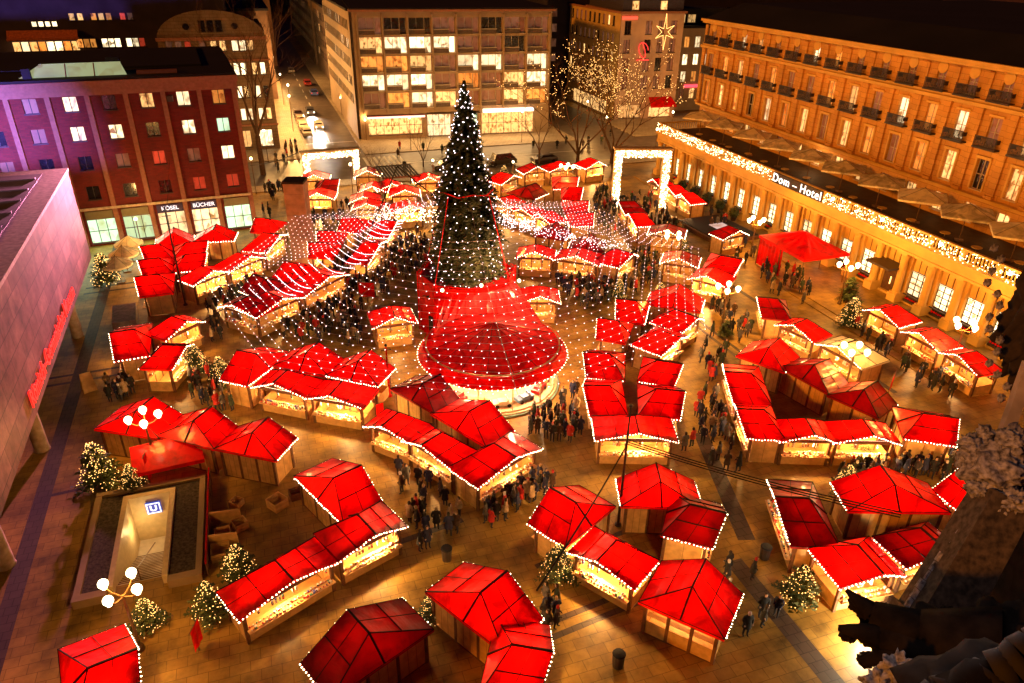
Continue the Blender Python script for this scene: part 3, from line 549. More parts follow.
# ------------------------------------------------------------------ market stalls
STALLS=[
(14.05,31.61,-152.3,4.88,2.88,'red stall with half its roof in black shade, left in the bottom centre block'),
(21.02,31.70,159.6,4.99,2.69,'ridge-fronted red stall at the top of the bottom centre block'),
(22.41,26.84,50.9,4.08,2.97,'dark low-roofed stall at the right of the black yard in the bottom centre'),
(14.37,25.73,-57.6,4.33,2.75,'long red stall with blazing white counter in the bottom centre block'),
(19.41,23.67,130.3,4.56,3.42,'star-creased stall open on both sides at the corner of the bottom centre block'),
(8.89,26.17,119.2,5.69,2.89,'red-roofed stall with long pale glare streaks across its roof, at the bottom centre'),
(1.16,26.07,-156.2,5.86,2.70,'large dark red-roofed stall left of the glare-streaked one, at the bottom edge'),
(9.30,21.20,61.1,4.60,2.70,'red stall roof cut by the bottom edge, below the glare-streaked stall'),
(-8.89,27.06,103.1,5.97,2.90,'lone red-roofed stall beside the four-globe lamp in the bottom left corner'),
(3.01,37.52,113.5,6.13,2.80,'red-roofed stall at the top of the bottom left row, showing its tan back wall'),
(3.05,31.62,21.1,4.58,2.90,'middle stall of the bottom left row with dark bin at its bright counter'),
(-1.56,29.60,25.6,5.89,2.62,'long low red-roofed stall of colourful wares ending the bottom left row'),
(-9.78,49.86,149.2,5.13,2.93,'leftmost of three tan-backed stalls above the subway entrance, with glaring globes before it'),
(-5.83,47.23,143.5,4.76,2.74,'middle of three tan-backed stalls above the subway entrance'),
(-2.12,44.61,145.8,4.70,2.73,'rightmost of three tan-backed stalls above the subway entrance'),
(-13.40,61.75,-88.0,6.42,2.62,'red-roofed stall pointing left to the museum, glare spots at its roof tip'),
(-8.09,57.62,70.6,4.29,2.65,'red-roofed corner stall with tan side panel, right of the stall pointing at the museum'),
(-8.10,62.40,42.9,4.20,2.64,'red-roofed stall with pale panels behind the stall pointing at the museum'),
(-3.49,55.13,-129.0,5.79,2.62,'left end stall with lights on its roof of the double row below the blue-lit crowd'),
(2.30,54.59,144.3,5.21,2.79,'middle rear stall of the double row below the blue-lit crowd'),
(6.13,51.91,142.1,4.70,2.94,'rear right stall with small chimney in the double row below the blue-lit crowd'),
(-1.10,49.62,-36.4,4.74,2.70,'front stall crowded with ornaments in the double row left of the carousel'),
(2.68,46.82,-34.1,4.76,2.85,'front stall with white counter and red banner left of the carousel'),
(-3.85,64.97,-46.4,4.79,3.04,'corner stall with bright open end at the foot of the long arc-lit row'),
(0.04,64.80,35.7,5.51,3.34,'second stall of the long row crossed by white light arcs'),
(4.73,68.56,41.1,6.60,3.42,'third stall of the long row crossed by white light arcs'),
(10.96,76.09,64.5,7.20,2.62,'fourth stall of the long row crossed by white light arcs'),
(14.18,83.18,67.0,6.42,2.62,'far end stall of the long row crossed by white light arcs'),
(-1.94,71.01,-145.3,4.11,2.62,'stall backing on the foot of the arc-lit row, with dark crease on red roof'),
(1.33,73.75,-142.8,4.63,2.63,'wide red-roofed stall backing on the middle of the arc-lit row'),
(4.23,78.65,-110.1,4.08,2.89,'lower zigzag-edged stall just right of the tall stone pillar'),
(5.46,81.98,-106.6,4.08,2.77,'upper zigzag-edged stall just right of the tall stone pillar'),
(8.91,86.17,-127.6,4.46,2.82,'red-roofed stall behind the two zigzag-edged stalls right of the stone pillar'),
(-12.63,73.68,-88.6,5.19,3.03,'lowest stall of the left stack, with lit picture on its tan wall, by cream parasols'),
(-12.74,78.20,-88.4,4.51,2.84,'second stall from below of the left stack by the cream parasols'),
(-6.93,78.41,89.8,4.08,3.02,'right hand stall joined to the second stall of the left stack'),
(-12.97,82.64,-85.8,4.77,2.69,'third stall from below of the left stack by the cream parasols'),
(-6.92,82.29,89.8,4.29,3.29,'right hand stall joined to the third stall of the left stack'),
(-10.30,87.65,-179.1,4.08,2.77,'topmost peaked stall of the left stack before the green-lit shop'),
(-5.76,87.56,171.3,4.58,2.85,'red-roofed stall with an orange lit wall in front of the brick building shops'),
(-6.09,73.68,37.7,4.45,2.62,'lower stall of the bright glittering row below the brick building'),
(-2.57,76.51,39.8,4.98,2.62,'middle stall of the bright glittering row below the brick building'),
(0.73,82.13,63.6,6.01,3.01,'upper stall of the bright glittering row below the brick building'),
(-1.04,88.77,-122.3,4.27,2.68,'red peaked stall touching the left side of the tall stone pillar'),
(10.47,46.68,119.3,4.98,2.62,'plain-backed stall with dark red gable just below left of the carousel'),
(12.92,42.11,117.3,5.81,2.81,'red-roofed stall with glints directly below the carousel'),
(5.66,41.79,-48.1,4.08,2.62,'small stall with rounded lights at the left end of the row below the carousel'),
(7.77,38.75,-59.8,4.83,2.62,'stall with bluish sheen patch on its roof in the row below the carousel'),
(12.70,35.73,26.4,5.99,2.91,'corner stall with busy counter at the right end of the row below the carousel'),
(21.82,35.76,-19.7,5.76,2.98,'wide stall with blazing white counter closing the horseshoe right of the carousel'),
(20.98,42.04,-110.9,5.38,2.81,'lower left stall of the horseshoe right of the carousel'),
(22.99,46.58,-117.3,4.65,3.08,'second left stall from below in the horseshoe right of the carousel'),
(26.75,51.98,-128.3,4.08,2.62,'third left stall from below in the horseshoe right of the carousel'),
(30.08,55.05,-124.0,5.16,2.62,'topmost left stall of the horseshoe right of the carousel'),
(36.94,56.15,141.1,5.26,3.09,'stall capping the top of the horseshoe right of the carousel'),
(34.75,49.80,27.8,4.08,3.42,'upper right stall of the horseshoe right of the carousel'),
(31.41,47.10,31.0,4.71,3.11,'dark-fronted red stall with bright white counter on the horseshoe right side'),
(29.04,42.87,55.3,4.08,2.89,'second right stall from below in the horseshoe, with a pale mark on its roof'),
(27.03,39.17,63.5,4.54,3.01,'lower right stall of the horseshoe right of the carousel'),
(39.35,43.98,120.6,4.24,3.34,'stall with golden glare on its roof at the top of the right courtyard block'),
(40.75,39.70,102.4,5.01,2.62,'middle brown-backed stall of the right courtyard block'),
(42.03,35.83,111.0,4.08,3.00,'small brown-backed stall at the lower right of the courtyard back row'),
(32.28,40.49,-115.8,6.07,2.87,'upper left stall with white lit panel in the right courtyard block'),
(30.21,35.79,-113.3,4.49,2.67,'lower left corner stall of the right courtyard block'),
(33.22,32.01,-20.4,4.08,2.73,'left front stall facing the camera in the right courtyard block'),
(36.96,30.64,-19.9,4.71,2.62,'right front stall with long white counter in the right courtyard block'),
(43.78,30.25,56.2,4.23,3.42,'star-creased stall at the right end of the courtyard block, by the stone finial'),
(26.67,26.73,-113.9,6.03,2.83,'red stall with dark shaded roof standing left of the widest bottom right stall'),
(34.51,26.98,160.8,6.27,2.82,'widest peaked stall at the bottom right, its front turned to the crowd'),
(28.06,20.42,-5.5,4.08,3.12,'pale red-roofed stall with open corner above the gargoyle'),
(32.52,20.59,-0.1,4.19,2.62,'very dark red-roofed stall just left of the gothic pillar'),
(39.74,25.32,178.5,5.16,2.80,'red stall half hidden behind the top of the gothic pillar'),
(43.08,51.45,-121.1,4.71,2.64,'small detached stall with dark roof left of the hotel steps'),
(42.72,45.93,-73.6,4.14,2.69,'stall with white draped fronts in the row facing the hotel steps'),
(43.66,41.43,-81.4,4.95,3.34,'golden translucent-roofed stall with four globe lamps in front, before the hotel'),
(52.37,45.96,-83.6,4.08,3.14,'left stall of the three under the hotel front, queue at its counter'),
(52.36,41.36,-87.7,4.08,2.94,'middle stall of the three under the hotel front, stacked with red wares'),
(52.26,37.24,-91.9,4.08,2.75,'right stall of the three under the hotel front, with green-white lit counter'),
(26.90,69.21,-25.8,4.33,3.10,'left stall under the light net, right of the big tree'),
(30.73,66.81,-37.2,5.13,3.42,'middle stall under the light net, right of the big tree'),
(36.38,65.42,35.1,4.55,3.39,'right end stall under the light net, with tan wall, right of the big tree'),
(34.71,72.28,148.8,4.12,2.62,'dark peaked stall behind the netted row right of the big tree'),
(32.40,76.86,139.8,4.08,2.62,'small dark red stall behind the netted row, nearest the big tree'),
(23.33,58.45,-17.3,4.08,3.42,'red-roofed stall tucked between the carousel and the big tree stage'),
(41.04,62.92,-37.6,4.08,3.42,'dark low stall left of the two-peaked stall near the hotel tent'),
(46.78,60.52,46.7,6.10,3.42,'two-peaked red stall near the large red hotel tent'),
(41.37,57.96,-51.3,4.08,3.42,'stall with blazing white front below the two-peaked stall'),
(52.07,68.61,8.9,4.08,2.62,'tiny stall beside the second dark flat roof near the hotel'),
(44.22,71.33,-35.6,4.40,3.42,'golden-lit stall left of the second dark flat roof near the hotel'),
(34.31,98.56,34.8,4.86,3.42,'stall with tan end just right of the big tree, at the far side'),
(39.33,101.84,5.7,4.08,2.99,'dark red-roofed stall in the far back row behind the parked van'),
(44.12,101.95,3.7,5.31,3.42,'stall behind the globe lamp in the far back row'),
(49.33,101.81,11.0,4.08,3.42,'bright red-roofed stall in the far back row, left of the large light arch'),
(42.66,94.53,68.5,5.91,3.42,'farthest of the four stepped stalls left of the large light arch'),
(40.99,89.25,68.6,5.34,2.62,'second farthest of the four stepped stalls left of the large light arch'),
(39.50,83.99,74.1,4.79,3.03,'second nearest of the four stepped stalls left of the large light arch'),
(38.09,79.31,73.8,4.57,2.92,'nearest of the four stepped stalls left of the large light arch'),
(35.82,93.19,124.9,4.77,3.42,'brown-backed stall left of the four stepped stalls'),
(29.28,88.09,-72.2,5.33,3.31,'first stall of the net-covered row beside the tree top ribbons'),
(30.76,84.64,-68.7,5.28,2.83,'second stall of the net-covered row right of the tree'),
(32.24,81.12,-74.6,4.08,2.75,'end stall with tan wall of the net-covered row right of the tree'),
(43.79,82.29,-103.4,4.77,3.06,'rear dark-roofed stall of the pair below the large light arch'),
(42.92,77.63,-102.2,4.49,2.66,'front bright red stall of the pair below the large light arch'),
(53.31,90.54,-88.6,4.13,2.68,'farthest stall of the three beside the hotel columns at the large light arch'),
(53.40,86.71,-88.6,4.08,2.62,'middle stall of the three beside the hotel columns at the large light arch'),
(53.46,83.11,-89.7,4.08,2.62,'nearest stall of the three beside the hotel columns, flower on its end wall'),
(7.17,106.50,-11.5,4.08,3.42,'red stall with white edge under the small light arch'),
(9.86,102.64,82.9,5.43,2.80,'slanted dark red stall right of the stone pillar top'),
(6.81,97.58,-16.3,4.08,3.42,'stall with blazing front and shoppers in red right of the stone pillar'),
(14.74,106.49,-11.0,4.08,3.42,'dark red-roofed stall beside the black slatted canopy'),
(14.19,98.69,-16.3,4.08,3.42,'peaked red stall below the black slatted canopy'),
(16.93,99.04,2.3,4.08,3.42,'small red stall right of the peaked one below the black slatted canopy'),
(18.06,95.68,-9.8,4.21,3.42,'broad red stall left of the big tree, under the steel arms'),
(12.32,94.27,-13.0,4.08,3.42,'flat red stall between the small light arch and the steel arms'),
(12.30,91.33,-16.5,4.12,3.05,'red stall with white lit front below the steel arms'),
(22.46,100.89,-6.0,4.08,3.42,'white-fronted stall directly left of the big tree top'),
(17.12,88.86,-0.1,4.44,3.15,'glittering net-covered stall left of the big tree'),
(9.38,57.89,-0.7,4.08,3.42,'freestanding peaked stall left of the carousel, dotted by the light net'),
]
TREE=Vector((16.8,60.5,0))
def bulbs_line(mb,pts,step,r,sag=0.0,rr=random):
    for p,q in zip(pts[:-1],pts[1:]):
        p=Vector(p); q=Vector(q); n=max(2,int((q-p).length/step))
        for i in range(n):
            t=i/n; c=p.lerp(q,t); c.z-=sag*4*t*(1-t)+rr.uniform(-.03,.03); mb.octa(c+Vector((rr.uniform(-.03,.03),rr.uniform(-.03,.03),0)),r)
rects=[]
def stall(x,y,yaw,W_,D_,label,idx):
    both='both sides' in label; rr=random.Random(idx*7+3); e=2.3+rr.uniform(-.05,.05); rh=1.0+rr.uniform(-.06,.06); hw=W_/2-.02; d=D_-.02
    t=thing('market_stall',label,'market stall',(x,y,0),R(yaw),'red-roofed market stalls')
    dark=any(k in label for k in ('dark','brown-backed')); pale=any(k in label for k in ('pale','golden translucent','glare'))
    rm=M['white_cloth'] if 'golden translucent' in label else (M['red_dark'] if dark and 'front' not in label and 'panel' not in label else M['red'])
    P=Vector((0,-.42,e+rh)); N=Vector((0,d*.56,e+rh+.02)); A_=Vector((-hw,0,e)); B_=Vector((hw,0,e)); Cc=Vector((hw,d,e)); Dd=Vector((-hw,d,e))
    # each slope is a grid with a slight sag between the frame members
    mb=MB()
    def patch(a,b,c,dd,n=4,s=.05):
        vs=[]
        for i in range(n+1):
            for j in range(n+1):
                u,v=i/n,j/n; p=(a*(1-u)+b*u)*(1-v)+(dd*(1-u)+c*u)*v
                p.z-=s*abs(math.sin(math.pi*u*2)*math.sin(math.pi*v))
                vs.append(p)
        mb.add(vs,[(i*(n+1)+j,(i+1)*(n+1)+j,(i+1)*(n+1)+j+1,i*(n+1)+j+1) for i in range(n) for j in range(n)])
    patch(A_,P,N,Dd); patch(P,B_,Cc,N); patch(Dd,N,N,Cc,4,.0)
    v=.16                                            # hanging valance
    for a,b in ((A_,Dd),(Dd,Cc),(Cc,B_)):
        z=Vector((0,0,v)); mb.poly([a,b,b-z,a-z])
    for a,b in ((A_,P),(P,B_)):
        z=Vector((0,0,.14)); mb.poly([a,b,b-z,a-z])
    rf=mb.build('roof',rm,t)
    fr=MB(); o=Vector((0,0,.035)); mid=lambda a,b,k=.5:a.lerp(b,k)
    fr.tube(P+o,N+o,.062,4); fr.tube(N+o,mid(Dd,Cc)+o,.058,4)
    for c in (Dd,Cc): fr.tube(N+o,c+o,.034,4)
    for a,b in ((A_,P),(P,B_),(B_,Cc),(Cc,Dd),(Dd,A_)): fr.tube(a+o*.5,b+o*.5,.022,3)
    lm=mid(A_,P); rm_=mid(P,B_); fr.tube(lm+o,mid(Dd,N)+o,.032,4); fr.tube(rm_+o,mid(Cc,N)+o,.032,4)
    fr.tube(mid(A_,Dd)+o,mid(P,N)+o,.02,4); fr.tube(mid(B_,Cc)+o,mid(P,N)+o,.02,4)
    fr.build('roof_frame',M['seam'],t)
    ins=.38; bx=hw-ins; by0=.42; by1=d-ins*.6; hh=e-.10
    mb=MB(); n=3 if W_>4.2 else 2
    for i in range(n):
        a=-bx+2*bx*i/n+.09; c=-bx+2*bx*(i+1)/n-.09
        mb.box(a,c,by1-.05,by1,.06,.95 if both else hh)
        for q in (1,2) if not both else (): mb.box(a+(c-a)*q/3-.008,a+(c-a)*q/3+.008,by1+.001,by1+.006,.08,hh-.02,1)
    mb.build('back_wall',[M['wood'],M['wood2']],t)
    openside=rr.random()<.25 and not dark
    for s in (-1,1):
        mb=MB(); a,c=(s*bx-.025,s*bx+.025)
        mb.box(a,c,by0+.12,by1-.12,.06,.95 if openside else hh)
        if not openside: mb.box(a-.008,c+.008,(by0+by1)/2-.01,(by0+by1)/2+.01,.08,hh-.02,1)
        mb.build('side_wall',[M['wood'],M['wood2']],t)
    mb=MB()
    for sx in (-1,1):
        for yy in (by0,by1): mb.box(sx*bx-.09,sx*bx+.09,yy-.10,yy+.07,0,hh+.02)
    for i in range(1,n): mb.box(-bx+2*bx*i/n-.09,-bx+2*bx*i/n+.09,by1-.06,by1+.02,0,hh)
    mb.box(-bx,bx,by0-.05,by0+.05,hh-.22,hh); mb.box(-bx+.09,bx-.09,by1-.04,by1+.03,0,.055)
    mb.build('timber_frame',M['wood2'],t)
    mb=MB(); mb.box(-bx+.1,bx-.1,by0-.04,by0,.05,.92); mb.box(-bx,bx,by0-.42,by0+.3,.925,.98); mb.build('counter',M['wood'],t)
    mb=MB(); mb.box(-bx+.1,bx-.1,by1-.35,by1-.06,1.28,1.31); mb.box(-bx+.1,bx-.1,by1-.35,by1-.06,1.72,1.75); mb.build('shelf',M['wood'],t)
    mb=MB(); mb.box(-bx*.85,bx*.85,by0+.12,by0+.2,hh-.18,hh-.10); mb.build('tube_lamp',M['tube'],t)
    mb=MB(); mb.box(-bx+.05,bx-.05,by0+.02,by1-.06,.012,.05); mb.build('floor_board',M['wood'],t)
    st=MB(); k=.20 if y<60 else .27; rb=.048 if y<60 else .062
    f=Vector((0,-.03,-.06)); bulbs_line(st,[A_+f,P+f,B_+f],k,rb,0,rr)
    for s,a,b in ((-1,A_,Dd),(1,B_,Cc)):
        if rr.random()<.72: bulbs_line(st,[a+Vector((s*.03,0,-.06)),b+Vector((s*.03,0,-.06))],k,rb,0,rr)
    if rr.random()<.15: bulbs_line(st,[Dd+Vector((0,.03,-.06)),Cc+Vector((0,.03,-.06))],k,rb,0,rr)
    st.build('light_string',M['bulb'],t)
    en=460 if not dark else 220
    if any(q in label for q in ('blazing','bright','glitter','white counter','bright white')): en=1300
    pl_=point('stall_light',(rr.uniform(-.4,.4),by0+.35,hh-.38),en,(1,.55,.17),.12,t)
    fx=Matrix.Rotation(R(yaw),3,'Z')@Vector((0,-1,0)); vis=(Vector((-x,-y,0)).normalized()).dot(fx)
    if vis>-.35:
        g_=MB(); pal='wares2' if rr.random()<.35 else 'wares1'
        if 'red wares' in label: pal='wares3'
        if 'colourful' in label or 'ornament' in label: pal='wares2'
        k=-bx+.15
        while k<bx-.2:
            for row in range(2):
                s_=rr.uniform(.06,.16); yy=by0-.32+row*.28; zz=.985
                if rr.random()<.6: g_.box(k,k+s_,yy,yy+s_,zz,zz+rr.uniform(.05,.22))
                else: g_.ball((k+s_/2,yy+s_/2,zz+s_*.55),s_*.55,6,4)
            for zz in (1.315,1.755):
                if rr.random()<.8: g_.box(k,k+.12,by1-.3,by1-.12,zz,zz+rr.uniform(.08,.28))
            if rr.random()<.35: g_.box(k,k+.1,by0-.02,by0+.08,hh-.62,hh-.3)
            k+=.2
        o=g_.build('stall_wares',M[pal]); o.location=(x,y,0); o.rotation_euler=(0,0,R(yaw))
        tag(o,'small wares piled on the counter and shelves of the '+' '.join(label.split()[:7]).rstrip(','),'wares','wares on the stall counters','stuff')
    Rm=Matrix.Rotation(R(yaw),2); rects.append((Vector((x,y))+Rm@Vector((0,d/2)),R(yaw),hw+.1,d/2+.1))
    return t
for i,s in enumerate(STALLS): stall(*s,i)
def free(x,y,m=0.0):
    for c,a,hx,hy in rects:
        dx,dy=x-c.x,y-c.y; u=dx*math.cos(a)+dy*math.sin(a); v=-dx*math.sin(a)+dy*math.cos(a)
        if abs(u)<hx+m and abs(v)<hy+m: return False
    if math.hypot(x-15.9,y-49.8)<6.2+m or math.hypot(x-16.8,y-60.5)<5.2+m: return False
    return True
# ------------------------------------------------------------------ big tree, stage, carousel
def needles(mb,base,d,L,rr,w_=.16,n=7,droop=.35,m=0):
    side=d.cross(Vector((0,0,1))).normalized()
    for i in range(n):
        t=(i+.5)/n; c=base+d*L*t+Vector((0,0,-droop*L*t*t)); l=L*.42*(1.1-t)+.10
        for s in (-1,1):
            q=c+(d*.6+side*s*rr.uniform(.7,1.1)).normalized()*l+Vector((0,0,rr.uniform(-.12,.05)))
            nn=Vector((rr.uniform(-.3,.3),rr.uniform(-.3,.3),w_))
            mb.add([c-nn*.5,c+nn*.5,q],[(0,1,2)],m)
    e=base+d*L+Vector((0,0,-droop*L)); mb.add([base+Vector((0,0,w_*.5)),base-Vector((0,0,w_*.5)),e],[(0,1,2)],m)
    mb.add([base+side*w_,base-side*w_,e],[(0,1,2)],m)
rr=random.Random(21)
T=thing('christmas_tree','huge dark spruce hung with white bulbs rising from the red stage','christmas tree',TREE,0)
M['spruce']=mat('spruce_needles',(.022,.035,.012),.7,.5,2.0,col2=(.06,.075,.025))
M['bark']=mat('bark',(.10,.055,.03),.9,.3,5)
mb=MB(); mb.tube((0,0,.5),(0,0,13),.35,8,.2); mb.tube((0,0,13),(0,0,22.3),.2,6,.02); mb.build('trunk',M['bark'],T)
def tr_r(z):
    if z>13.4: return 2.35*((22.5-z)/9.1)**.88
    return 2.35+1.15*((13.4-z)/8.4)**.8
mb=MB(); z=4.6
while z<22.2:
    rad=tr_r(z)*(1.0+.12*math.sin(z*5.1)+rr.uniform(-.07,.07)); n=int(10+rad*10)
    for i in range(n):
        a=rr.uniform(0,2*math.pi); L=rad*rr.uniform(.68,1.20); k=rr.uniform(.15,.5)
        d=Vector((math.cos(a),math.sin(a),rr.uniform(-.12,.1)))
        needles(mb,Vector((0,0,z+rr.uniform(-.2,.2)))+d*L*k*.6,d,L*(1-k*.6),rr,.20,10,.34)
    z+=.27
mb.build('crown',M['spruce'],T)
bb=MB()
for k in range(26):
    a0=k*2*math.pi/26+rr.uniform(-.05,.05); z=5.2+(k%2)*.5+rr.uniform(0,.2)
    while z<22:
        r_=tr_r(z)*rr.uniform(.88,1.10)+.05; aa=a0+z*.03+rr.uniform(-.05,.05); bb.octa((r_*math.cos(aa),r_*math.sin(aa),z+rr.uniform(-.25,.25)),rr.uniform(.04,.07)); z+=1.0 if z<15 else 1.25
bb.build('light_string',M['bulb_w'],T)
mb=MB()
for k in (0,6,4):
    a=R(-75+22.5+45*k); mb.tube((2.5*math.cos(a),2.5*math.sin(a),13.2),(4.75*math.cos(a),4.75*math.sin(a),5.6),.045,4)
for k in range(12):
    a=k*math.pi/6; b_=a+math.pi/6; mb.tube((2.5*math.cos(a),2.5*math.sin(a),13.3+.25*(k%2)),(2.5*math.cos(b_),2.5*math.sin(b_),13.3+.25*((k+1)%2)),.07,4)
mb.build('ribbon',M['red'],T)
St=thing('tree_stage','tall red draped octagonal stage wall around the foot of the huge tree','stage',TREE,R(15+22.5))
oct_=[(4.5*math.cos(math.pi*k/4),4.5*math.sin(math.pi*k/4)) for k in range(8)]
mb=MB(); nn=64
vs=[];pts=[]
for k in range(8):
    a=Vector((*oct_[k],0)); b_=Vector((*oct_[(k+1)%8],0))
    for i in range(14):
        p=a.lerp(b_,i/14); o=p.normalized()*(.07 if i%2 else -.07); pts.append(p+o)
n=len(pts); mb.add(pts+[p+Vector((0,0,5.6)) for p in pts],[(i,(i+1)%n,n+(i+1)%n,n+i) for i in range(n)])
mb.build('drape',M['drape'],St,True)
mb=MB(); mb.prism([(x*.97,y*.97) for x,y in oct_],5.2,5.4); mb.build('stage_top',M['red_dark'],St)
mb=MB()
for k in range(8):
    a=Vector((*oct_[k],0)); mb.tube(a*1.02,a*1.02+Vector((0,0,5.9)),.08,6); b_=Vector((*oct_[(k+1)%8],0)); mb.tube(a*1.02+Vector((0,0,5.75)),b_*1.02+Vector((0,0,5.75)),.06,5)
mb.build('stage_frame',M['red'],St)
dw=MB(); dw.box(-.7,.7,-.06,.06,0.02,2.3); q=dw.build('doorway',M['seam'],St); a=(R(-150-37.5)); q.location=(4.28*math.cos(a),4.66*math.sin(a),0); q.rotation_euler=(0,0,a+R(90))
# carousel
Ca=thing('carousel','round children carousel with wide red canopy, gold garland and little cars','carousel',(15.9,49.8,0),0); Ca.scale=(1.02,1.02,.80)
mb=MB(); mb.lathe([(5.3,0),(5.3,.35),(5.15,.36),(5.1,.5),(.01,.5)],40); mb.build('platform',mat('platform_boards',(.62,.46,.26),.5,.2,2),Ca)
mb=MB(); mb.lathe([(5.38,.02),(5.45,.1),(5.45,.2),(5.32,.22)],40); mb.build('rim',mat('rim_teal',(.18,.32,.24),.5,.3,2),Ca)
mb=MB(); prof=[(0.02,6.9),(1.2,6.35),(2.8,5.72),(4.2,5.1),(5.15,4.72)]
N_=48
for j in range(len(prof)-1):
    (r0,z0),(r1,z1)=prof[j],prof[j+1]
    for i in range(N_):
        a=2*math.pi*i/N_; b_=2*math.pi*(i+1)/N_; s0=.05 if i%4==0 else 0; s1=.05 if (i+1)%4==0 else 0
        mb.poly([(r0*math.cos(a),r0*math.sin(a),z0+s0),(r1*math.cos(a),r1*math.sin(a),z1+s0),(r1*math.cos(b_),r1*math.sin(b_),z1+s1),(r0*math.cos(b_),r0*math.sin(b_),z0+s1)])
mb.build('canopy',M['red_bright'],Ca)
mb=MB(); mb.lathe([(5.2,4.66),(5.55,4.70),(6.0,3.72),(5.95,3.70),(5.5,4.60),(5.2,4.60)],48); mb.build('canopy_skirt',M['red_bright'],Ca)
mb=MB()
for i in range(16):
    a=2*math.pi*i/16; mb.tube((.2*math.cos(a),.2*math.sin(a),6.85),(2.8*math.cos(a),2.8*math.sin(a),5.76),.022,3); mb.tube((2.8*math.cos(a),2.8*math.sin(a),5.76),(5.2*math.cos(a),5.2*math.sin(a),4.78),.022,3)
mb.build('canopy_rib',M['seam'],Ca)
mb=MB()
for i in range(96):
    a=2*math.pi*i/96; mb.octa((5.32*math.cos(a),5.32*math.sin(a),4.80+.06*math.sin(i*1.57)),.10)
for i in range(96):
    a=2*math.pi*i/96; b_=a+.0655; mb.tube((5.32*math.cos(a),5.32*math.sin(a),4.8),(5.32*math.cos(b_),5.32*math.sin(b_),4.8),.06,4)
mb.build('garland',mat('gold_garland',(.55,.35,.10),.4,.3,4,.4),Ca)
mb=MB()
for i in range(90):
    a=2*math.pi*i/90; mb.octa((6.0*math.cos(a),6.0*math.sin(a),3.72),.055)
for i in range(60):
    a=2*math.pi*i/60; mb.octa((4.9*math.cos(a),4.9*math.sin(a),4.3),.07)
mb.build('light_string',M['bulb'],Ca)
mb=MB()
for i in range(12):
    a=2*math.pi*i/12; mb.tube((5.0*math.cos(a),5.0*math.sin(a),.5),(5.0*math.cos(a),5.0*math.sin(a),4.6),.07,8)
mb.build('pole',mat('cream_pole',(.7,.6,.42),.4),Ca)
mb=MB(); mb.lathe([(1.3,.5),(1.3,4.4),(1.6,4.8),(.2,5.4)],16); mb.build('centre_column',mat('mirror_panels',(.6,.45,.25),.3,.4,1.5),Ca)
cols=[(.6,.02,.02),(.6,.42,.12),(.7,.65,.5),(.1,.2,.35),(.6,.02,.02),(.55,.35,.1),(.15,.3,.15),(.7,.6,.4)]
for i in range(14):
    a=2*math.pi*i/14+.1; r_=4.15; mb=MB()
    mb.box(-.75,.75,-.34,.34,.16,.48); mb.box(-.35,.45,-.30,.30,.482,.62); mb.box(.35,.42,-.28,.28,.622,.82)
    for sx in (-.48,.48):
        for sy in (-.36,.36): mb.tube((sx,sy-.05,.17),(sx,sy+.05,.17),.17,10,m=1)
    q=mb.build('toy_car',[mat('toy_car_paint_%d'%i,cols[i%8],.3,.1,coat=.5),M['seam']],Ca); q.location=(r_*math.cos(a),r_*math.sin(a),.5); q.rotation_euler=(0,0,a+R(90))
point('carousel_light',(2.6,-3.2,3.9),900,(1,.72,.38),.3,Ca); point('carousel_light',(-2.6,-3.2,3.9),900,(1,.72,.38),.3,Ca); point('carousel_light',(4,1.2,3.9),300,(1,.68,.32),.3,Ca)
for k in range(6): point('canopy_fill',(3.2*math.cos(k*1.047),3.2*math.sin(k*1.047),4.45),620,(1,.5,.2),.2,Ca)  # fill lights added under the canopy to brighten its cloth
for dx in (-3.5,0,3.5):
    mb=MB(); mb.ball((dx,-4.6,6.1),.16,8,5); o=mb.build('stage_fill_globe',M['globe'],St); o.rotation_euler=(0,0,-R(37.5)); point('stage_fill',(dx-1,-5.0,8.0),1300,(1,.45,.2),.3,St)  # added globes and fill lights that brighten the carousel canopy
aw=MB(); top=[];bot=[]
for i in range(15):
    t_=i/14; a0=R(-145+110*t_); top.append(TREE+Vector((4.55*math.cos(a0),4.55*math.sin(a0),5.35))); a1=R(172-164*t_)
    bot.append(Vector((15.9+4.9*math.cos(a1),49.8+4.9*math.sin(a1),3.98+.03*(i%2))))
aw.add([p-TREE for p in top+bot],[(i,i+1,16+i,15+i) for i in range(14)]); o=aw.build('sloping_awning',M['red_bright'],St); o.rotation_euler=(0,0,-R(37.5))
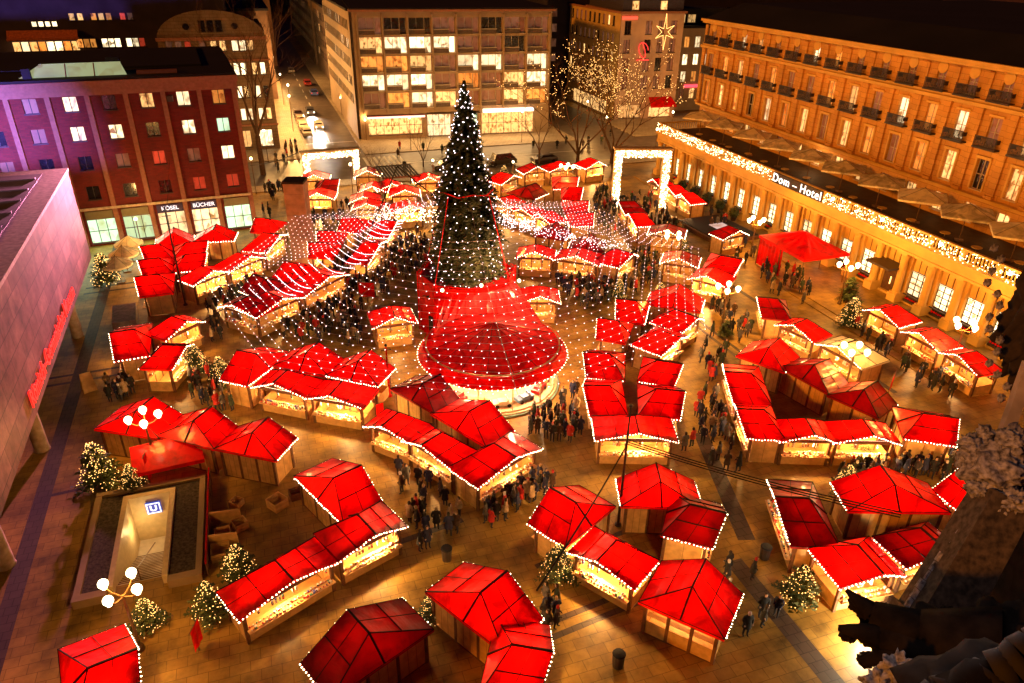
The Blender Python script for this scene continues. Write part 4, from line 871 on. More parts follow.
# light net: radial cables with chords of bulbs between them
cab=[R(-52.5+45*k) for k in range(8)]
def cab_pt(k,r): 
    a=cab[k%8]; rm_=23.0; u=(r-2.5)/(rm_-2.5); z=13.0*(1-u)+6.4*u-2.2*4*u*(1-u)*.55
    return TREE+Vector((r*math.cos(a),r*math.sin(a),z))
for k in range(8):
    mb=MB(); pts=[cab_pt(k,2.5+20.5*i/14) for i in range(15)]
    for p,q in zip(pts[:-1],pts[1:]): mb.tube(p,q,.022,3)
    o=mb.build('net_cable',M['pole']); tag(o,'thin cable radiating from the tree ribbon toward the %s edge of the net'%['front right','right','rear right','far','rear left','left','front left','near'][k],'cable','cables carrying the light net')
    dirs=['front right','right','rear right','rear','rear left','left','front left','front']
    net=thing('light_net','net of white bulb strings spanning the %s sector around the big tree'%dirs[k],'light net',TREE,0,'light nets around the tree'); r_=6.5
    while r_<23.2:
        nb=MB(); p=cab_pt(k,r_); q=cab_pt(k+1,r_); n=max(3,int((q-p).length/.8)); pr=None
        for i in range(n+1):
            t=i/n; c=p.lerp(q,t); c.z-=.25*4*t*(1-t)+.02*r_*t*(1-t)
            if i: nb.tube(pr,c,.013,3,m=1)
            if 0<i<n+1: nb.octa(c-Vector((0,0,.06)),.040)
            pr=c
        o=nb.build('bulb_string',[M['bulb_w'],M['wire']],net); o.location=-TREE; r_+=.78
# bundles of net light lying along the arc-lit row and the right row
def drapes(pts,name,label,wd,n_,mat_,rr,r_=.05):
    mb=MB()
    for p,q in zip(pts[:-1],pts[1:]):
        p=Vector(p); q=Vector(q); d=(q-p).normalized(); s=Vector((-d.y,d.x,0)); 
        for i in range(int((q-p).length*n_)):
            c=p.lerp(q,rr.random())+s*rr.gauss(0,wd)+Vector((0,0,rr.gauss(0,.35))); mb.octa(c,r_)
    return tag(mb.build(name,mat_),label,'light curtain')
rr=random.Random(4)
drapes([(24,80.5,4.0),(28,73.5,4.3),(33,68.6,3.9),(36.5,66.2,3.6)],'light_curtain','dense white light curtain sweeping over the row right of the big tree',.55,22,M['bulb_w'],rr)
drapes([(25.5,88.5,2.0),(28.5,83.5,2.2),(30.5,79.8,2.0)],'light_curtain','dense white light curtain covering the row at the far right of the tree top',1.0,26,M['bulb_w'],rr,.06)
drapes([(12.6,86.5,2.4),(17.5,87.0,2.6),(20.5,86,2.4)],'light_curtain','dense white light curtain on the stalls left of the big tree',1.0,24,M['bulb'],rr,.06)
# white light arcs over the long left row
NTH='first second third fourth fifth sixth seventh eighth ninth tenth eleventh twelfth thirteenth fourteenth fifteenth sixteenth seventeenth eighteenth nineteenth twentieth twenty-first twenty-second'.split()
ac=[( -2.4,66.6),(0.2,68.8),(2.6,70.6),(5.2,72.8),(7.6,75.5),(9.4,78.6),(11.2,82),(12.6,85.2)]
for i in range(22):
    t=i/21*(len(ac)-1); j=min(int(t),len(ac)-2); f=t-j; cx=ac[j][0]*(1-f)+ac[j+1][0]*f; cy=ac[j][1]*(1-f)+ac[j+1][1]*f
    dx,dy=ac[j+1][0]-ac[j][0],ac[j+1][1]-ac[j][1]; L=math.hypot(dx,dy); sx,sy=dy/L,-dx/L
    mb=MB(); pr=None
    for q in range(18):
        u=q/17; c=Vector((cx+sx*(u*3.5-.2),cy+sy*(u*3.5-.2),3.75-.75*u-.45*math.sin(math.pi*u))); mb.octa(c,.045)
        if pr is not None: mb.tube(pr,c,.012,3)
        pr=c
    tag(mb.build('light_arc',M['bulb_w']),NTH[i]+' white light arc over the long left row, counted from its near end','light string','light arcs over the long left row')
# ------------------------------------------------------------------ arches, masts, cables
def gate(name,label,x,y,yaw,W_,H_,th):
    t=thing(name,label,'light arch',(x,y,0),R(yaw)); rr=random.Random(int(x))
    fr=MB(); fr.box(0,th,-.5,.5,0,H_); fr.box(W_-th,W_,-.5,.5,0,H_); fr.box(th+.003,W_-th-.003,-.5,.5,H_-th,H_); fr.box(-.2,W_+.2,-.7,.7,H_+.003,H_+.25); fr.build('frame',M['white_cloth'] if 0 else mat('arch_board_%d'%int(x),(.55,.42,.25),.6),t)
    mb=MB()
    for i in range(int(W_*H_*22)):
        u,v=rr.uniform(0,W_),rr.uniform(0,H_)
        if th<u<W_-th and v<H_-th: continue
        mb.octa((u,-.56-rr.random()*.05,v),.07 if H_>6 else .08)
    mb.build('light_string',M['bulb'],t); 
    area('arch_light',(W_/2,-1.2,H_-th/2),(W_/2,-8,0),W_,260,(1,.7,.35),t,.6); return t
gate('light_arch','large rectangular arch covered in white lights beside the hotel corner',46.2,89.9,-17,7.7,8.1,1.0)
gate('light_arch','small low rectangular arch covered in white lights at the street mouth',6.2,113.6,3,8.4,4.6,.95)
def mast(label,x,y,h,col='steel',arms=()):
    t=thing('mast',label,'mast',(x,y,0),0); mb=MB(); mb.tube((0,0,0),(0,0,h),.09,8,.06); mb.lathe([(.22,0),(.2,.12),(.1,.2)],10); mb.build('pole',M[col],t)
    mb=MB(); mb.tube((-.4,0,h*.93),(.4,0,h*.93),.04,5); mb.ball((0,0,h+.08),.12,8,5); mb.build('cross_arm',M['steel'],t); return t
mast('tall dark mast standing in the stalls below the horseshoe, cables fixed to it',18.2,30.9,8.9)
mast('red mast between the double row and the carousel',7.3,50.2,4.6,'red')
mast('tall thin mast rising through the left stall stack',-9.0,73.2,10)
def cable(pts,label,r=.035,n=1,bulbs=False):
    mb=MB()
    for k in range(n):
        pr=None
        for p,q in zip(pts[:-1],pts[1:]):
            p=Vector(p); q=Vector(q); L=(q-p).length
            for i in range(13):
                t=i/12; c=p.lerp(q,t)+Vector((0,0,-L*.02*4*t*(1-t)+k*.16)); 
                if pr is not None and i: mb.tube(pr,c,r,4)
                pr=c
    return tag(mb.build('cable',M['seam']),label,'cable')
cable([(18.2,30.9,6.2),(8.4,20.2,8.5)],'dark cable running from the tall mast to the bottom edge',.05)
cable([(18.2,30.9,6.3),(27.5,19.8,7.5)],'doubled dark cable running from the tall mast to the gothic pillar',.035,3)
cable([(-3.8,64.9,3.4),(-8.6,58,4.2)],'dark cable between the left row and the corner stall',.03)
cable([(-9.0,73.2,9.5),(-10,95,9.5)],'dark cable from the left mast to the brick building',.02)
cable([(-1,95,8),(6.3,113.6,5)],'dark cable from the brick building to the small light arch',.05)
cable([(15.5,86,9),(11,79,4.5)],'steel arm descending over the rows left of the tree',.08)
cable([(15.5,86,9),(20.5,82,5)],'second steel arm descending toward the big tree',.08)
Sl=thing('slatted_canopy','black slatted canopy lying behind the red stalls left of the tree','canopy',(16.3,102.4,0),R(1))
mb=MB()
for i in range(12): mb.box(i*.46,i*.46+.26,0,6.4,3.0,3.12)
mb.build('slat',M['seam'],Sl)
mb=MB(); mb.box(-.1,5.5,-.1,-.003,2.9,3.1); mb.box(-.1,5.5,6.403,6.5,2.9,3.1)
for x in (0,5.3):
    for y in (.1,6.3): mb.box(x,x+.12,y,y+.12,0,2.9)
mb.build('frame',M['wood2'],Sl)
# stone pillar
Pi=thing('stone_pillar','tall square pinkish stone pillar with banded blocks in the market','pillar',(3.4,81.4,0),R(-19))
mb=MB(); z=0
for i in range(8): mb.box(-1.08,1.08,-1.0,1.0,z+.03,z+1.17); z+=1.17
mb.build('shaft',mat('pillar_stone',(.42,.22,.13),.8,.25,1.2,bump=.2),Pi)
mb=MB()
for i in range(8): mb.box(-1.03,1.03,-.95,.95,i*1.17,i*1.17+.03)
mb.box(-1.15,1.15,-1.07,1.07,9.36,9.6); mb.build('joint',M['seam'],Pi)
# ------------------------------------------------------------------ street lamps
def lamp4(x,y,h,label,en=420,r_=.25,first=[None]):
    t=thing('street_lamp',label,'street lamp',(x,y,0),rnd.uniform(0,1.5),'four-globe street lamps')
    if first[0] is None:
        mb=MB(); mb.lathe([(.22,0),(.2,.3),(.09,.5),(.07,h-.5)],8); pm=mb.build('pole',M['pole'],t)
        mb=MB(); 
        for k in range(4):
            a=k*math.pi/2; mb.tube((0,0,h-.6),(.55*math.cos(a),.55*math.sin(a),h-.45),.035,5); mb.tube((.55*math.cos(a),.55*math.sin(a),h-.45),(.85*math.cos(a),.85*math.sin(a),h-.18),.035,5)
        am=mb.build('arm',M['pole'],t); gb=MB(); gb.ball((0,0,0),r_,12,8); gb.lathe([(.12,-.32),(.14,-.24),(.1,-.2)],8)
        go=gb.build('globe',M['globe'],t,True); go.location=(.9,0,h+.1); first[0]=(pm.data,am.data,go.data); st=1
    else:
        pm,am,gm=first[0]; link(bpy.data.objects.new('pole',pm),t); link(bpy.data.objects.new('arm',am),t)
        link(bpy.data.objects.new('globe',gm),t).location=(.9,0,h+.1)
    for k in (1,2,3): link(bpy.data.objects.new('globe',first[0][2]),t).location=(.9*math.cos(k*math.pi/2),.9*math.sin(k*math.pi/2),h+.1)
    point('lamp_light',(0,0,h+.5),en,(1,.44,.07),.5,t); return t
for x,y,l in ((-9.3,30.2,'four-globe street lamp beside the lone stall in the bottom left corner'),(-9.6,45.6,'four-globe street lamp in front of the leftmost tan-backed stall'),
    (39.7,52.2,'four-globe street lamp left of the hotel tent stalls'),(54,67.9,'four-globe street lamp at the hotel windows above the red tent'),
    (54.8,39.6,'four-globe street lamp behind the three stalls under the hotel front'),(54.6,53.4,'four-globe street lamp right of the large red tent'),
    (42.6,38.9,'four-globe street lamp before the golden translucent stall'),(28.5,94.1,'four-globe street lamp right beside the tree top'),
    (41.9,96.2,'four-globe street lamp at the far back row'),(42.0,66.3,'four-globe street lamp at the golden-lit stall')):
    lamp4(x,y,4.4,l,(1900 if y<60 else 1900)*(.4 if x<0 else 1.0))
def lamp1(x,y,h,label,en=120,r_=.18):
    t=thing('street_lamp',label,'street lamp',(x,y,0),0,'single-globe street lamps')
    mb=MB(); mb.lathe([(.1,0),(.06,.3),(.05,h)],7); mb.build('pole',M['pole'],t); mb=MB(); mb.ball((0,0,h+r_*.8),r_,8,6); mb.build('globe',M['globe'],t,True)
    point('lamp_light',(0,0,h+.5),en,(1,.5,.14),.3,t)
for i in range(5): lamp1(18.2+i*.35,163-i*6.0,3.6,'single-globe lamp %s along the terrace by the office wing'%('farthest','second farthest','middle','second nearest','nearest')[i] if 0 else ('farthest','second farthest','middle','second nearest','nearest')[i]+' of five small lamps along the office terrace',260)
lamp1(8.0,166,6,'lone orange lamp at the kerb left of the street',600,.25)
lamp1(2.6,140,4.2,'wall-side lamp by the gabled building arches',500,.25)
lamp1(67,115,4.2,'single lamp left of the hotel corner terrace',500,.25)
for i,(x,y) in enumerate(((7.2,150),(7.2,178),(7.2,208),(7.4,245))): lamp1(x,y,6.5,('nearest','second nearest','third nearest','farthest')[i]+' tall added amber lamp at the left kerb of the street',12000,.2)  # kerb lamps added to brighten the dark street
for i,(x,y) in enumerate(((26,129.6),(36,129.6),(47,129.6))): lamp1(x,y,5.5,('left','middle','right')[i]+' amber lamp on the pavement before the office shops',1500,.2)
for i,(x,y) in enumerate(((60,121),(74,122),(88,128),(63,136))): lamp1(x,y,5.5,('left','middle','right','rear')[i]+' added amber lamp on the open corner by the pink house',2600,.2)  # added to brighten the far corner of the plaza
for i,(x,y) in enumerate(((-1,110),(1.5,128),(12,103))): lamp1(x,y,5.0,('added amber lamp before the brick building corner','added amber lamp before the gabled building','added amber lamp inside the small light arch')[i],1600,.2)  # added to light the ground around the street mouth
for i,(x,y) in enumerate(((-14,88),(24,104),(35,100))): lamp1(x,y,4.5,('added amber lamp by the round parasols','added amber lamp behind the tree top','added amber lamp among the far right stalls')[i],900,.18)  # extra lamps added to brighten the far side of the plaza
# ------------------------------------------------------------------ conifers
def conifer_mesh(seed,h,rad):
    rr=random.Random(seed); mb=MB(); z=.35
    while z<h-.1:
        r_=rad*(1-z/h)**.7+.05; n=int(5+r_*7)
        for i in range(n):
            a=rr.uniform(0,6.283); d=Vector((math.cos(a),math.sin(a),rr.uniform(-.05,.25))); needles(mb,Vector((0,0,z))+d*r_*.15,d,r_*rr.uniform(.4,1.45),rr,.05,6,.28)
        z+=.17
    tk=MB(); tk.tube((0,0,0),(0,0,h*.9),.06,6,.02); lb=MB()
    for i in range(int(120*h)):
        z=rr.uniform(.25,h*.97); a=rr.uniform(0,6.283); r_=(rad*(1-z/h)**.7+.05)*rr.uniform(.6,1.25); lb.octa((r_*math.cos(a),r_*math.sin(a),z),.024)
    res=[]
    for n_,m_,k in (('crown',M['spruce2'],mb),('trunk',M['bark'],tk),('light_string',M['bulb_y'],lb)):
        o=k.build(n_,m_); res.append(o.data); bpy.data.objects.remove(o)
    return res
M['spruce2']=mat('fir_needles',(.035,.06,.018),.7,.4,3.0,col2=(.09,.10,.03))
CV=[conifer_mesh(3,2.8,1.0),conifer_mesh(4,2.2,.85)]
def conifer(x,y,s,lit,label,v=0):
    t=thing('fir_tree',label,'fir tree',(x,y,0),rnd.uniform(0,6)); s*=.86; t.scale=(s,s,s)
    for n_,me in zip(('crown','trunk','light_string'),CV[v%2]):
        if n_=='light_string' and not lit: continue
        link(bpy.data.objects.new(n_,me),t)
    if lit: 
        l=point('fir_glow',(0,0,1.2),26,(1,.5,.12),.5,t)
for a in ((-12.9,45.0,1.5,1,'tall glittering fir left of the leftmost tan-backed stall'),(-10.9,43.9,.9,1,'small glittering fir at the corner of the subway entrance'),
 (-4.4,33.9,1.25,1,'bushy glittering fir among the crates behind the bottom left row'),(-5.9,31.4,1.3,1,'slim glittering fir at the end of the long bottom left stall'),
 (25.1,22.3,1.35,1,'round glittering fir on the open paving at the bottom right'),(12.9,28.0,1.1,1,'glittering fir beside the white counter at the bottom centre'),
 (5.4,27.5,.8,1,'little glittering fir between the two biggest bottom stalls'),(-7.4,58.6,1.2,1,'glittering fir in the dark lane right of the stall pointing at the museum'),
 (-5.4,56.2,1.1,1,'glittering fir beside the end of the double row'),(20.3,100.8,1.1,1,'golden fir beside the peaked stalls below the slatted canopy'),
 (41.0,107.5,1.3,1,'glittering fir at the foot of the left bare tree'),(35.8,106.5,1.3,1,'glittering fir behind the parked van'),(39.3,51.0,.9,0,'dark unlit fir beneath the globe lamp'),
 (46.5,71.0,1.1,1,'glittering fir beside the golden-lit stall'),(-9.0,31.6,1.1,1,'glittering fir around the foot of the bottom left street lamp'),
 (52.2,49.2,1.3,1,'glittering leafless-looking fir at the left end of the hotel stalls'),(34.0,28.9,1.0,1,'glittering fir squeezed left of the widest bottom right stall'),
 (38.9,33.0,1.0,1,'glittering fir left of the star-creased stall'),(37.0,59.5,1.2,1,'glittering fir above the horseshoe near the dark low stall'),
 (56.2,54.0,1.2,0,'dark unlit fir on the hotel forecourt nearest the red tent'),(55.9,48.8,1.1,0,'dark unlit fir on the hotel forecourt above the stalls'),
 (6.6,52.0,.8,1,'small glittering fir behind the red mast'),(-17.0,81.0,1.9,1,'tall glittering fir behind the museum column by the cream parasols'),
 (10.5,38.8,.7,1,'small glittering fir at the rounded stall below the carousel'),(33.5,61.8,.9,1,'golden fir in the crowd above the horseshoe'),
 (28.2,97.5,1.1,1,'glittering fir beside the lamp right of the tree top'),(7.5,104.5,1.2,0,'dark unlit fir above the stone pillar')):
    conifer(*a,v=int(abs(a[0]*3)))
# ball shrubs in pots along the hotel
def shrub(x,y,label):
    t=thing('potted_shrub',label,'potted shrub',(x,y,.15),0,'round shrubs along the hotel'); rr=random.Random(int(y*3))
    mb=MB(); mb.lathe([(.32,0),(.42,.5),(.45,.55)],10); mb.build('pot',M['dframe'],t)
    mb=MB()
    for i in range(420):
        d=Vector((rr.gauss(0,1),rr.gauss(0,1),rr.gauss(0,1))).normalized()*rr.uniform(.45,.72); c=Vector((0,0,1.1))+d; a=Vector((rr.uniform(-1,1),rr.uniform(-1,1),rr.uniform(-1,1))).normalized()*.12; b_=d.cross(a).normalized()*.09
        mb.poly([c-a,c+b_,c+a,c-b_])
    mb.build('crown',M['spruce2'],t)
for i,y in enumerate((92.8,89.4,86.1,82.7,79.4)): shrub(59.3,y,('farthest','second farthest','middle','second nearest','nearest')[i]+' round potted shrub before the hotel columns')
# ------------------------------------------------------------------ bare trees
def bare_tree(x,y,h,spread,label,seed,lean=(0,0),trunk_h=2.5,nl=5,lights=False,thick=.28):
    rr=random.Random(seed); t=thing('bare_tree',label,'bare tree',(x,y,0),0); tk=MB(); tw=MB(); lb=MB()
    def grow(p,d,L,r_,lev):
        q=p; 
        for s_ in range(3):
            d=(d+Vector((rr.gauss(0,.12),rr.gauss(0,.12),rr.gauss(.03,.08)))).normalized(); n=q+d*L/3
            (tk if lev<1 else tw).tube(q,n,r_*(1-s_*.18),6 if lev<2 else 3,r_*(1-(s_+1)*.18)); q=n
            if lev>=1 and lights and rr.random()<.18: lb.octa(q,.05)
            if lev<4 and s_>0:
                for k in range(1 if lev<3 else 2):
                    a=rr.uniform(0,6.283); dd=(d+Vector((math.cos(a),math.sin(a),rr.uniform(-.1,.5)))*rr.uniform(.5,.9)).normalized(); grow(q,dd,L*rr.uniform(.5,.7),r_*.5,lev+1)
        if lev<4: grow(q,d,L*.7,r_*.5,lev+1)
    tk.tube((0,0,0),(lean[0]*.2,lean[1]*.2,trunk_h),thick*1.2,8,thick)
    for i in range(nl):
        a=2*math.pi*i/nl+rr.uniform(-.4,.4); d=Vector((math.cos(a)*spread,math.sin(a)*spread,1)).normalized(); grow(Vector((lean[0]*.2,lean[1]*.2,trunk_h)),d,h*.42,thick*.62,0)
    tk.build('trunk',M['bark'],t); tw.build('crown',M['bark'],t)
    if lights: lb.build('light_string',M['bulb_y'],t)
bare_tree(50.8,112.3,17,.55,'large bare tree with many limbs left of the large light arch',1,lights=True,trunk_h=1.6)
bare_tree(56.5,111,18,.6,'large bare tree with strung golden lights behind the large light arch',2,lights=True,trunk_h=1.6)
bare_tree(44.2,113.2,9,.5,'smaller bare tree behind the parked van',3,nl=3,thick=.16)
bare_tree(25.6,118,7,.55,'young bare tree on the kerb left of the big tree top',5,nl=3,thick=.10,trunk_h=1)
bare_tree(.4,120.5,19,.35,'tall bare tree in front of the gabled building',7,nl=4,thick=.36,trunk_h=6)
bare_tree(34.5,118.5,5,.6,'low bare tree on the pavement right of the big tree top',9,nl=3,thick=.07,trunk_h=1)
bare_tree(16.2,110.8,4.5,.5,'small bare tree right of the small light arch',10,nl=4,thick=.08,trunk_h=1)
# golden light ball and star in the side street
rr=random.Random(31)
mb=MB()
for i in range(170):
    d=Vector((rr.gauss(0,1),rr.gauss(0,1),rr.gauss(0,1))).normalized()*rr.uniform(1.0,6.0); mb.octa((66+d.x,134+d.y*.6,9.6+d.z),.05)
tag(mb.build('light_sphere',M['bulb_y']),'golden cloud of lights hanging behind the bare trees','light sphere')
mb=MB(); c=Vector((81.2,140.5,17.6)); pts=[]
for k in range(12):
    a=math.pi/2+k*math.pi/6; r_=(3.4 if k==6 or k==0 else 2.3) if k%2==0 else .7; pts.append(c+Vector((r_*math.cos(a),0,r_*math.sin(a))))
for k in range(12):
    p,q=pts[k],pts[(k+1)%12]; n=max(3,int((q-p).length/.4))
    for i in range(n): mb.octa(p.lerp(q,i/n),.05)
    mb.tube(p,q,.03,3)
tag(mb.build('light_star',M['bulb_y']),'big golden light star hanging before the pink corner house','light star')
# ------------------------------------------------------------------ big tent, parasols, flat roofs
Te=thing('hotel_tent','large red peaked tent with open sides before the hotel front','tent',(56.0,61.8,0),R(0))
mb=MB(); hx,hy=3.0,3.9
for a,b_ in (((-hx,-hy),(hx,-hy)),((hx,-hy),(hx,hy)),((hx,hy),(-hx,hy)),((-hx,hy),(-hx,-hy))):
    n=8
    for i in range(n):
        p=Vector((*a,0)).lerp(Vector((*b_,0)),i/n); q=Vector((*a,0)).lerp(Vector((*b_,0)),(i+1)/n); s0=.06 if i%2 else 0; s1=.06 if (i+1)%2 else 0
        mb.poly([(p.x,p.y,3.5),(q.x,q.y,3.5),(q.x*.5,q.y*.5,4.15+s1),(p.x*.5,p.y*.5,4.15+s0)]); mb.poly([(p.x*.5,p.y*.5,4.15+s0),(q.x*.5,q.y*.5,4.15+s1),(0,0,5.0)])
        mb.poly([(p.x,p.y,3.5),(q.x,q.y,3.5),(q.x,q.y,3.2),(p.x,p.y,3.2)])
mb.build('roof',M['red'],Te)
for sx in (-1,1):
    for sy in (-1,0,1):
        mb=MB(); mb.tube((sx*(hx-.1),sy*(hy-.1),0),(sx*(hx-.1),sy*(hy-.1),3.5),.06,6); mb.build('leg',M['pole'],Te)
mb=MB()
for i in range(14): mb.poly([(-hx+.1+(.1 if i%2 else 0),hy-.1-i*.3,.1),(-hx+.1+(0 if i%2 else .1),hy-.4-i*.3,.1),(-hx+.1+(0 if i%2 else .1),hy-.4-i*.3,3.4),(-hx+.1+(.1 if i%2 else 0),hy-.1-i*.3,3.4)])
mb.build('side_curtain',M['red'],Te); point('tent_light',(0,0,3.0),120,(1,.5,.2),.3,Te)
def parasol(x,y,z,half,h,label,group,n=4,round_=False,rz=0):
    t=thing('parasol',label,'parasol',(x,y,z),rz,group); N_=16 if round_ else 4; mb=MB()
    if round_: pts=[(half*math.cos(i*math.pi/8),half*math.sin(i*math.pi/8)) for i in range(16)]
    else: pts=[(half,half),(0,half*1.0),(-half,half),(-half,0),(-half,-half),(0,-half),(half,-half),(half,0)]
    m=len(pts)
    for i in range(m):
        p,q=pts[i],pts[(i+1)%m]; mb.poly([(*p,h-.9),(*q,h-.9),(q[0]*.5,q[1]*.5,h-.52),(p[0]*.5,p[1]*.5,h-.52)]); mb.poly([(p[0]*.5,p[1]*.5,h-.52),(q[0]*.5,q[1]*.5,h-.52),(0,0,h)])
        mb.poly([(*p,h-.9),(*q,h-.9),(*q,h-1.1),(*p,h-1.1)])
    mb.build('canopy',M['cream'],t); mb=MB(); mb.tube((0,0,0),(0,0,h+.12),.05,6); mb.build('pole',M['pole'],t)
    mb=MB()
    for p in pts[::2]: mb.tube((0,0,h+.01),(p[0],p[1],h-.88),.018,3)
    mb.box(-.4,.4,-.4,.4,.003,.1); mb.build('rib',M['pole'],t); return t
ys=[98.2,91.9,85.3,79.1,73.2,67.4,61.5,55.8,50.3,44.6]
for i,y in enumerate(ys):
    parasol(64.6,y,7.1,2.3,3.75,'square cream parasol on the hotel terrace, number %s counting from the corner'%['one','two','three','four','five','six','seven','eight','nine','ten'][i] if 0 else ['farthest square cream parasol on the hotel terrace','second farthest square cream terrace parasol','third farthest square cream terrace parasol','square cream terrace parasol above the left of the sign','square cream terrace parasol directly behind the hotel sign','square cream terrace parasol right of the hotel sign','sixth-floor-lamp-lit' if 0 else 'square cream terrace parasol above the red tent','square cream terrace parasol above the hotel entrance','second nearest square cream terrace parasol','nearest square cream terrace parasol at the right edge'][i],'parasols on the hotel terrace',rz=R(45))
rr=random.Random(77)
for i in range(14):
    y=96-i*4.1; t=thing('terrace_table','%s pale round terrace table under the hotel parasols, from the far corner'%('first second third fourth fifth sixth seventh eighth ninth tenth eleventh twelfth thirteenth fourteenth'.split()[i]),'table',(63.0+rr.uniform(-.3,.3),y,7.1),0,'tables on the hotel terrace')
    mb=MB(); mb.lathe([(.5,.74),(.5,.78)],12); mb.build('table_top',M['hotel_cream'],t); mb=MB(); mb.tube((0,0,0),(0,0,.74),.05,6); mb.lathe([(.25,0),(.25,.04)],8); mb.build('leg',M['pole'],t)
point('terrace_glow',(67.5,76,9.2),120,(1,.6,.25),.4)
for n_,(x,y) in zip(('farthest','middle','nearest'),((-15.2,87.5),(-15.4,84.3),(-15.7,81.2))):
    parasol(x,y,0,1.55,3.0,n_+' of three round cream parasols beside the left stall stack','round parasols by the left stack',round_=True)
Fr=thing('stairwell_enclosure','low dark flat-topped enclosure with a lit opening near the hotel tent','stairwell',(55.0,76.4,0),R(4))
mb=MB(); mb.box(-3.4,3.4,-4.4,4.6,0,.55); mb.build('parapet',M['wood2'],Fr); mb=MB(); mb.box(-3.1,3.1,-4.1,4.3,.553,.62); mb.build('top',M['roof_black'],Fr)
mb=MB(); mb.box(-.6,1.5,-1.5,1.2,.623,.70); mb.build('lit_opening',emat('blue_white_glow',(.75,.6,.6),.55,.4,1.2,sample=False),Fr)
# ------------------------------------------------------------------ subway entrance
Ub=thing('subway_entrance','dark gravel-topped subway entrance with lit stairs leading down','subway entrance',(0,0,0),0)
gr=mat('black_gravel',(.012,.009,.008),.85,.6,7,col2=(.10,.07,.045),detail=6)
cs=mat('entrance_concrete',(.30,.20,.10),.6,.15,1)
x0,x1,y0,y1=-13.0,-6.4,34.1,43.6
mb=MB(); mb.box(x0,x1,y0,y0+.5,0,.55) if 0 else mb.box(x0,-11.3,y0,y0+.5,0,.55); mb.box(-8.2,x1,y0,y0+.5,0,.55); mb.box(x0,x0+.35,y0+.503,y1-.4,0,.5); mb.box(x1-.35,x1,y0+.503,y1-.4,0,.5); mb.box(x0,x1,y1-.397,y1,0,.52)
mb.build('kerb_wall',cs,Ub)
mb=MB(); mb.box(x0+.353,-11.303,y0+.503,y1-.4,.003,.34); mb.box(-8.197,x1-.353,y0+.503,y1-.4,.003,.34); mb.box(-11.3,-8.2,42.6,y1-.4,.003,.34); mb.build('gravel_top',gr,Ub)
mb=MB(); mb.box(-11.3,-11.0,y0+.503,42.597,-4,.62); mb.box(-8.5,-8.2,y0+.503,42.597,-4,.62); mb.box(-10.997,-8.503,42.2,42.597,-4,.62); mb.build('inner_wall',mat('pale_shaft_wall',(.62,.48,.26),.5,.1),Ub)
mb=MB()
for i in range(16): mb.box(-10.997,-8.503,35.2+i*.33,35.2+(i+1)*.33-.003 ,-4,-.16-i*.17)
mb.box(-10.997,-8.503,40.5,42.197,-4,-2.9); mb.build('stairs',mat('stair_stone',(.62,.52,.38),.6,.1),Ub)
mb=MB()
for i in range(16): mb.box(-10.99,-8.51,35.2+i*.33+.25,35.2+(i+1)*.33-.006,-.158-i*.17,-.150-i*.17)
mb.build('nosing',M['wood2'],Ub)
mb=MB(); mb.tube((-9.75,35.3,.9),(-9.75,40.4,-1.8),.04,6); mb.tube((-9.75,35.3,0),(-9.75,35.3,.9),.04,6); mb.build('handrail',M['pole'],Ub)
sb=MB(); sb.box(-10.1,-9.2,42.0,42.1,-.75,.15); s=sb.build('subway_sign',emat('blue_sign',(.03,.05,.35),.9,sample=False),Ub)
bb=MB(); bb.box(-10.06,-9.24,41.97,41.998,-.71,-.64); bb.box(-10.06,-9.24,41.97,41.998,.04,.11); bb.box(-10.06,-9.99,41.97,41.998,-.63,.03); bb.box(-9.31,-9.24,41.97,41.998,-.63,.03); bb.build('border',emat('white_sign',(.9,.9,1),1.2,sample=False),s)
text('U',.62,'lettering',bpy.data.materials['white_sign'],s,(-9.65,41.96,-.3),(R(90),0,0),.01,.02)
point('stair_light',(-10.4,40.9,-.9),75,(1,.66,.28),.2,Ub); point('stair_light',(-9.0,37.5,.2),22,(1,.66,.28),.2,Ub)
mb=MB(); mb.poly([(-10.9,44.6,1.5),(-6.5,45.5,1.6),(-6.1,44.6,.7),(-10.6,43.75,.7)]); 
t=thing('tarpaulin','slanting red tarpaulin between the subway entrance and the tan-backed stalls','tarpaulin',(0,0,0)); mb=MB()
mb.add([(-10.9,45.6,2.3),(-6.6,46.0,2.4),(-6.3,43.9,1.5),(-10.7,43.7,1.4)],[(0,1,2,3)]); mb.add([(-10.7,43.7,1.4),(-6.3,43.9,1.5),(-6.3,43.92,1.2),(-10.7,43.72,1.1)],[(0,1,2,3)]); mb.build('cloth',M['red'],t)
mb=MB()
for p in ((-10.9,45.6,2.3),(-6.6,46,2.4),(-6.3,43.95,1.5),(-10.7,43.75,1.4)): mb.tube((p[0],p[1],0),p,.04,5)
mb.build('pole',M['wood'],t)
# fence panels, crates, bins in the back yard
rr=random.Random(9)
def crate(x,y,s,label,m='wood',rz=0,h=None):
    t=thing('crate',label,'crate',(x,y,0),rz); h=h or s*.7; mb=MB()
    for i in range(3):
        z0=i*h/3+.01; mb.box(-s/2,s/2,-s/2,-s/2+.03,z0,z0+h/3-.03); mb.box(-s/2,s/2,s/2-.03,s/2,z0,z0+h/3-.03); mb.box(-s/2,-s/2+.03,-s/2+.033,s/2-.033,z0,z0+h/3-.03); mb.box(s/2-.03,s/2,-s/2+.033,s/2-.033,z0,z0+h/3-.03)
    mb.box(-s/2+.035,s/2-.035,-s/2+.035,s/2-.035,.005,.04); mb.build('slat',M[m],t)
    mb=MB()
    for a in (-1,1):
        for b_ in (-1,1): mb.box(a*(s/2-.06)-.03,a*(s/2-.06)+.03,b_*(s/2-.06)-.025,b_*(s/2-.06)+.025,.041,h)
    mb.build('post',M[m],t)
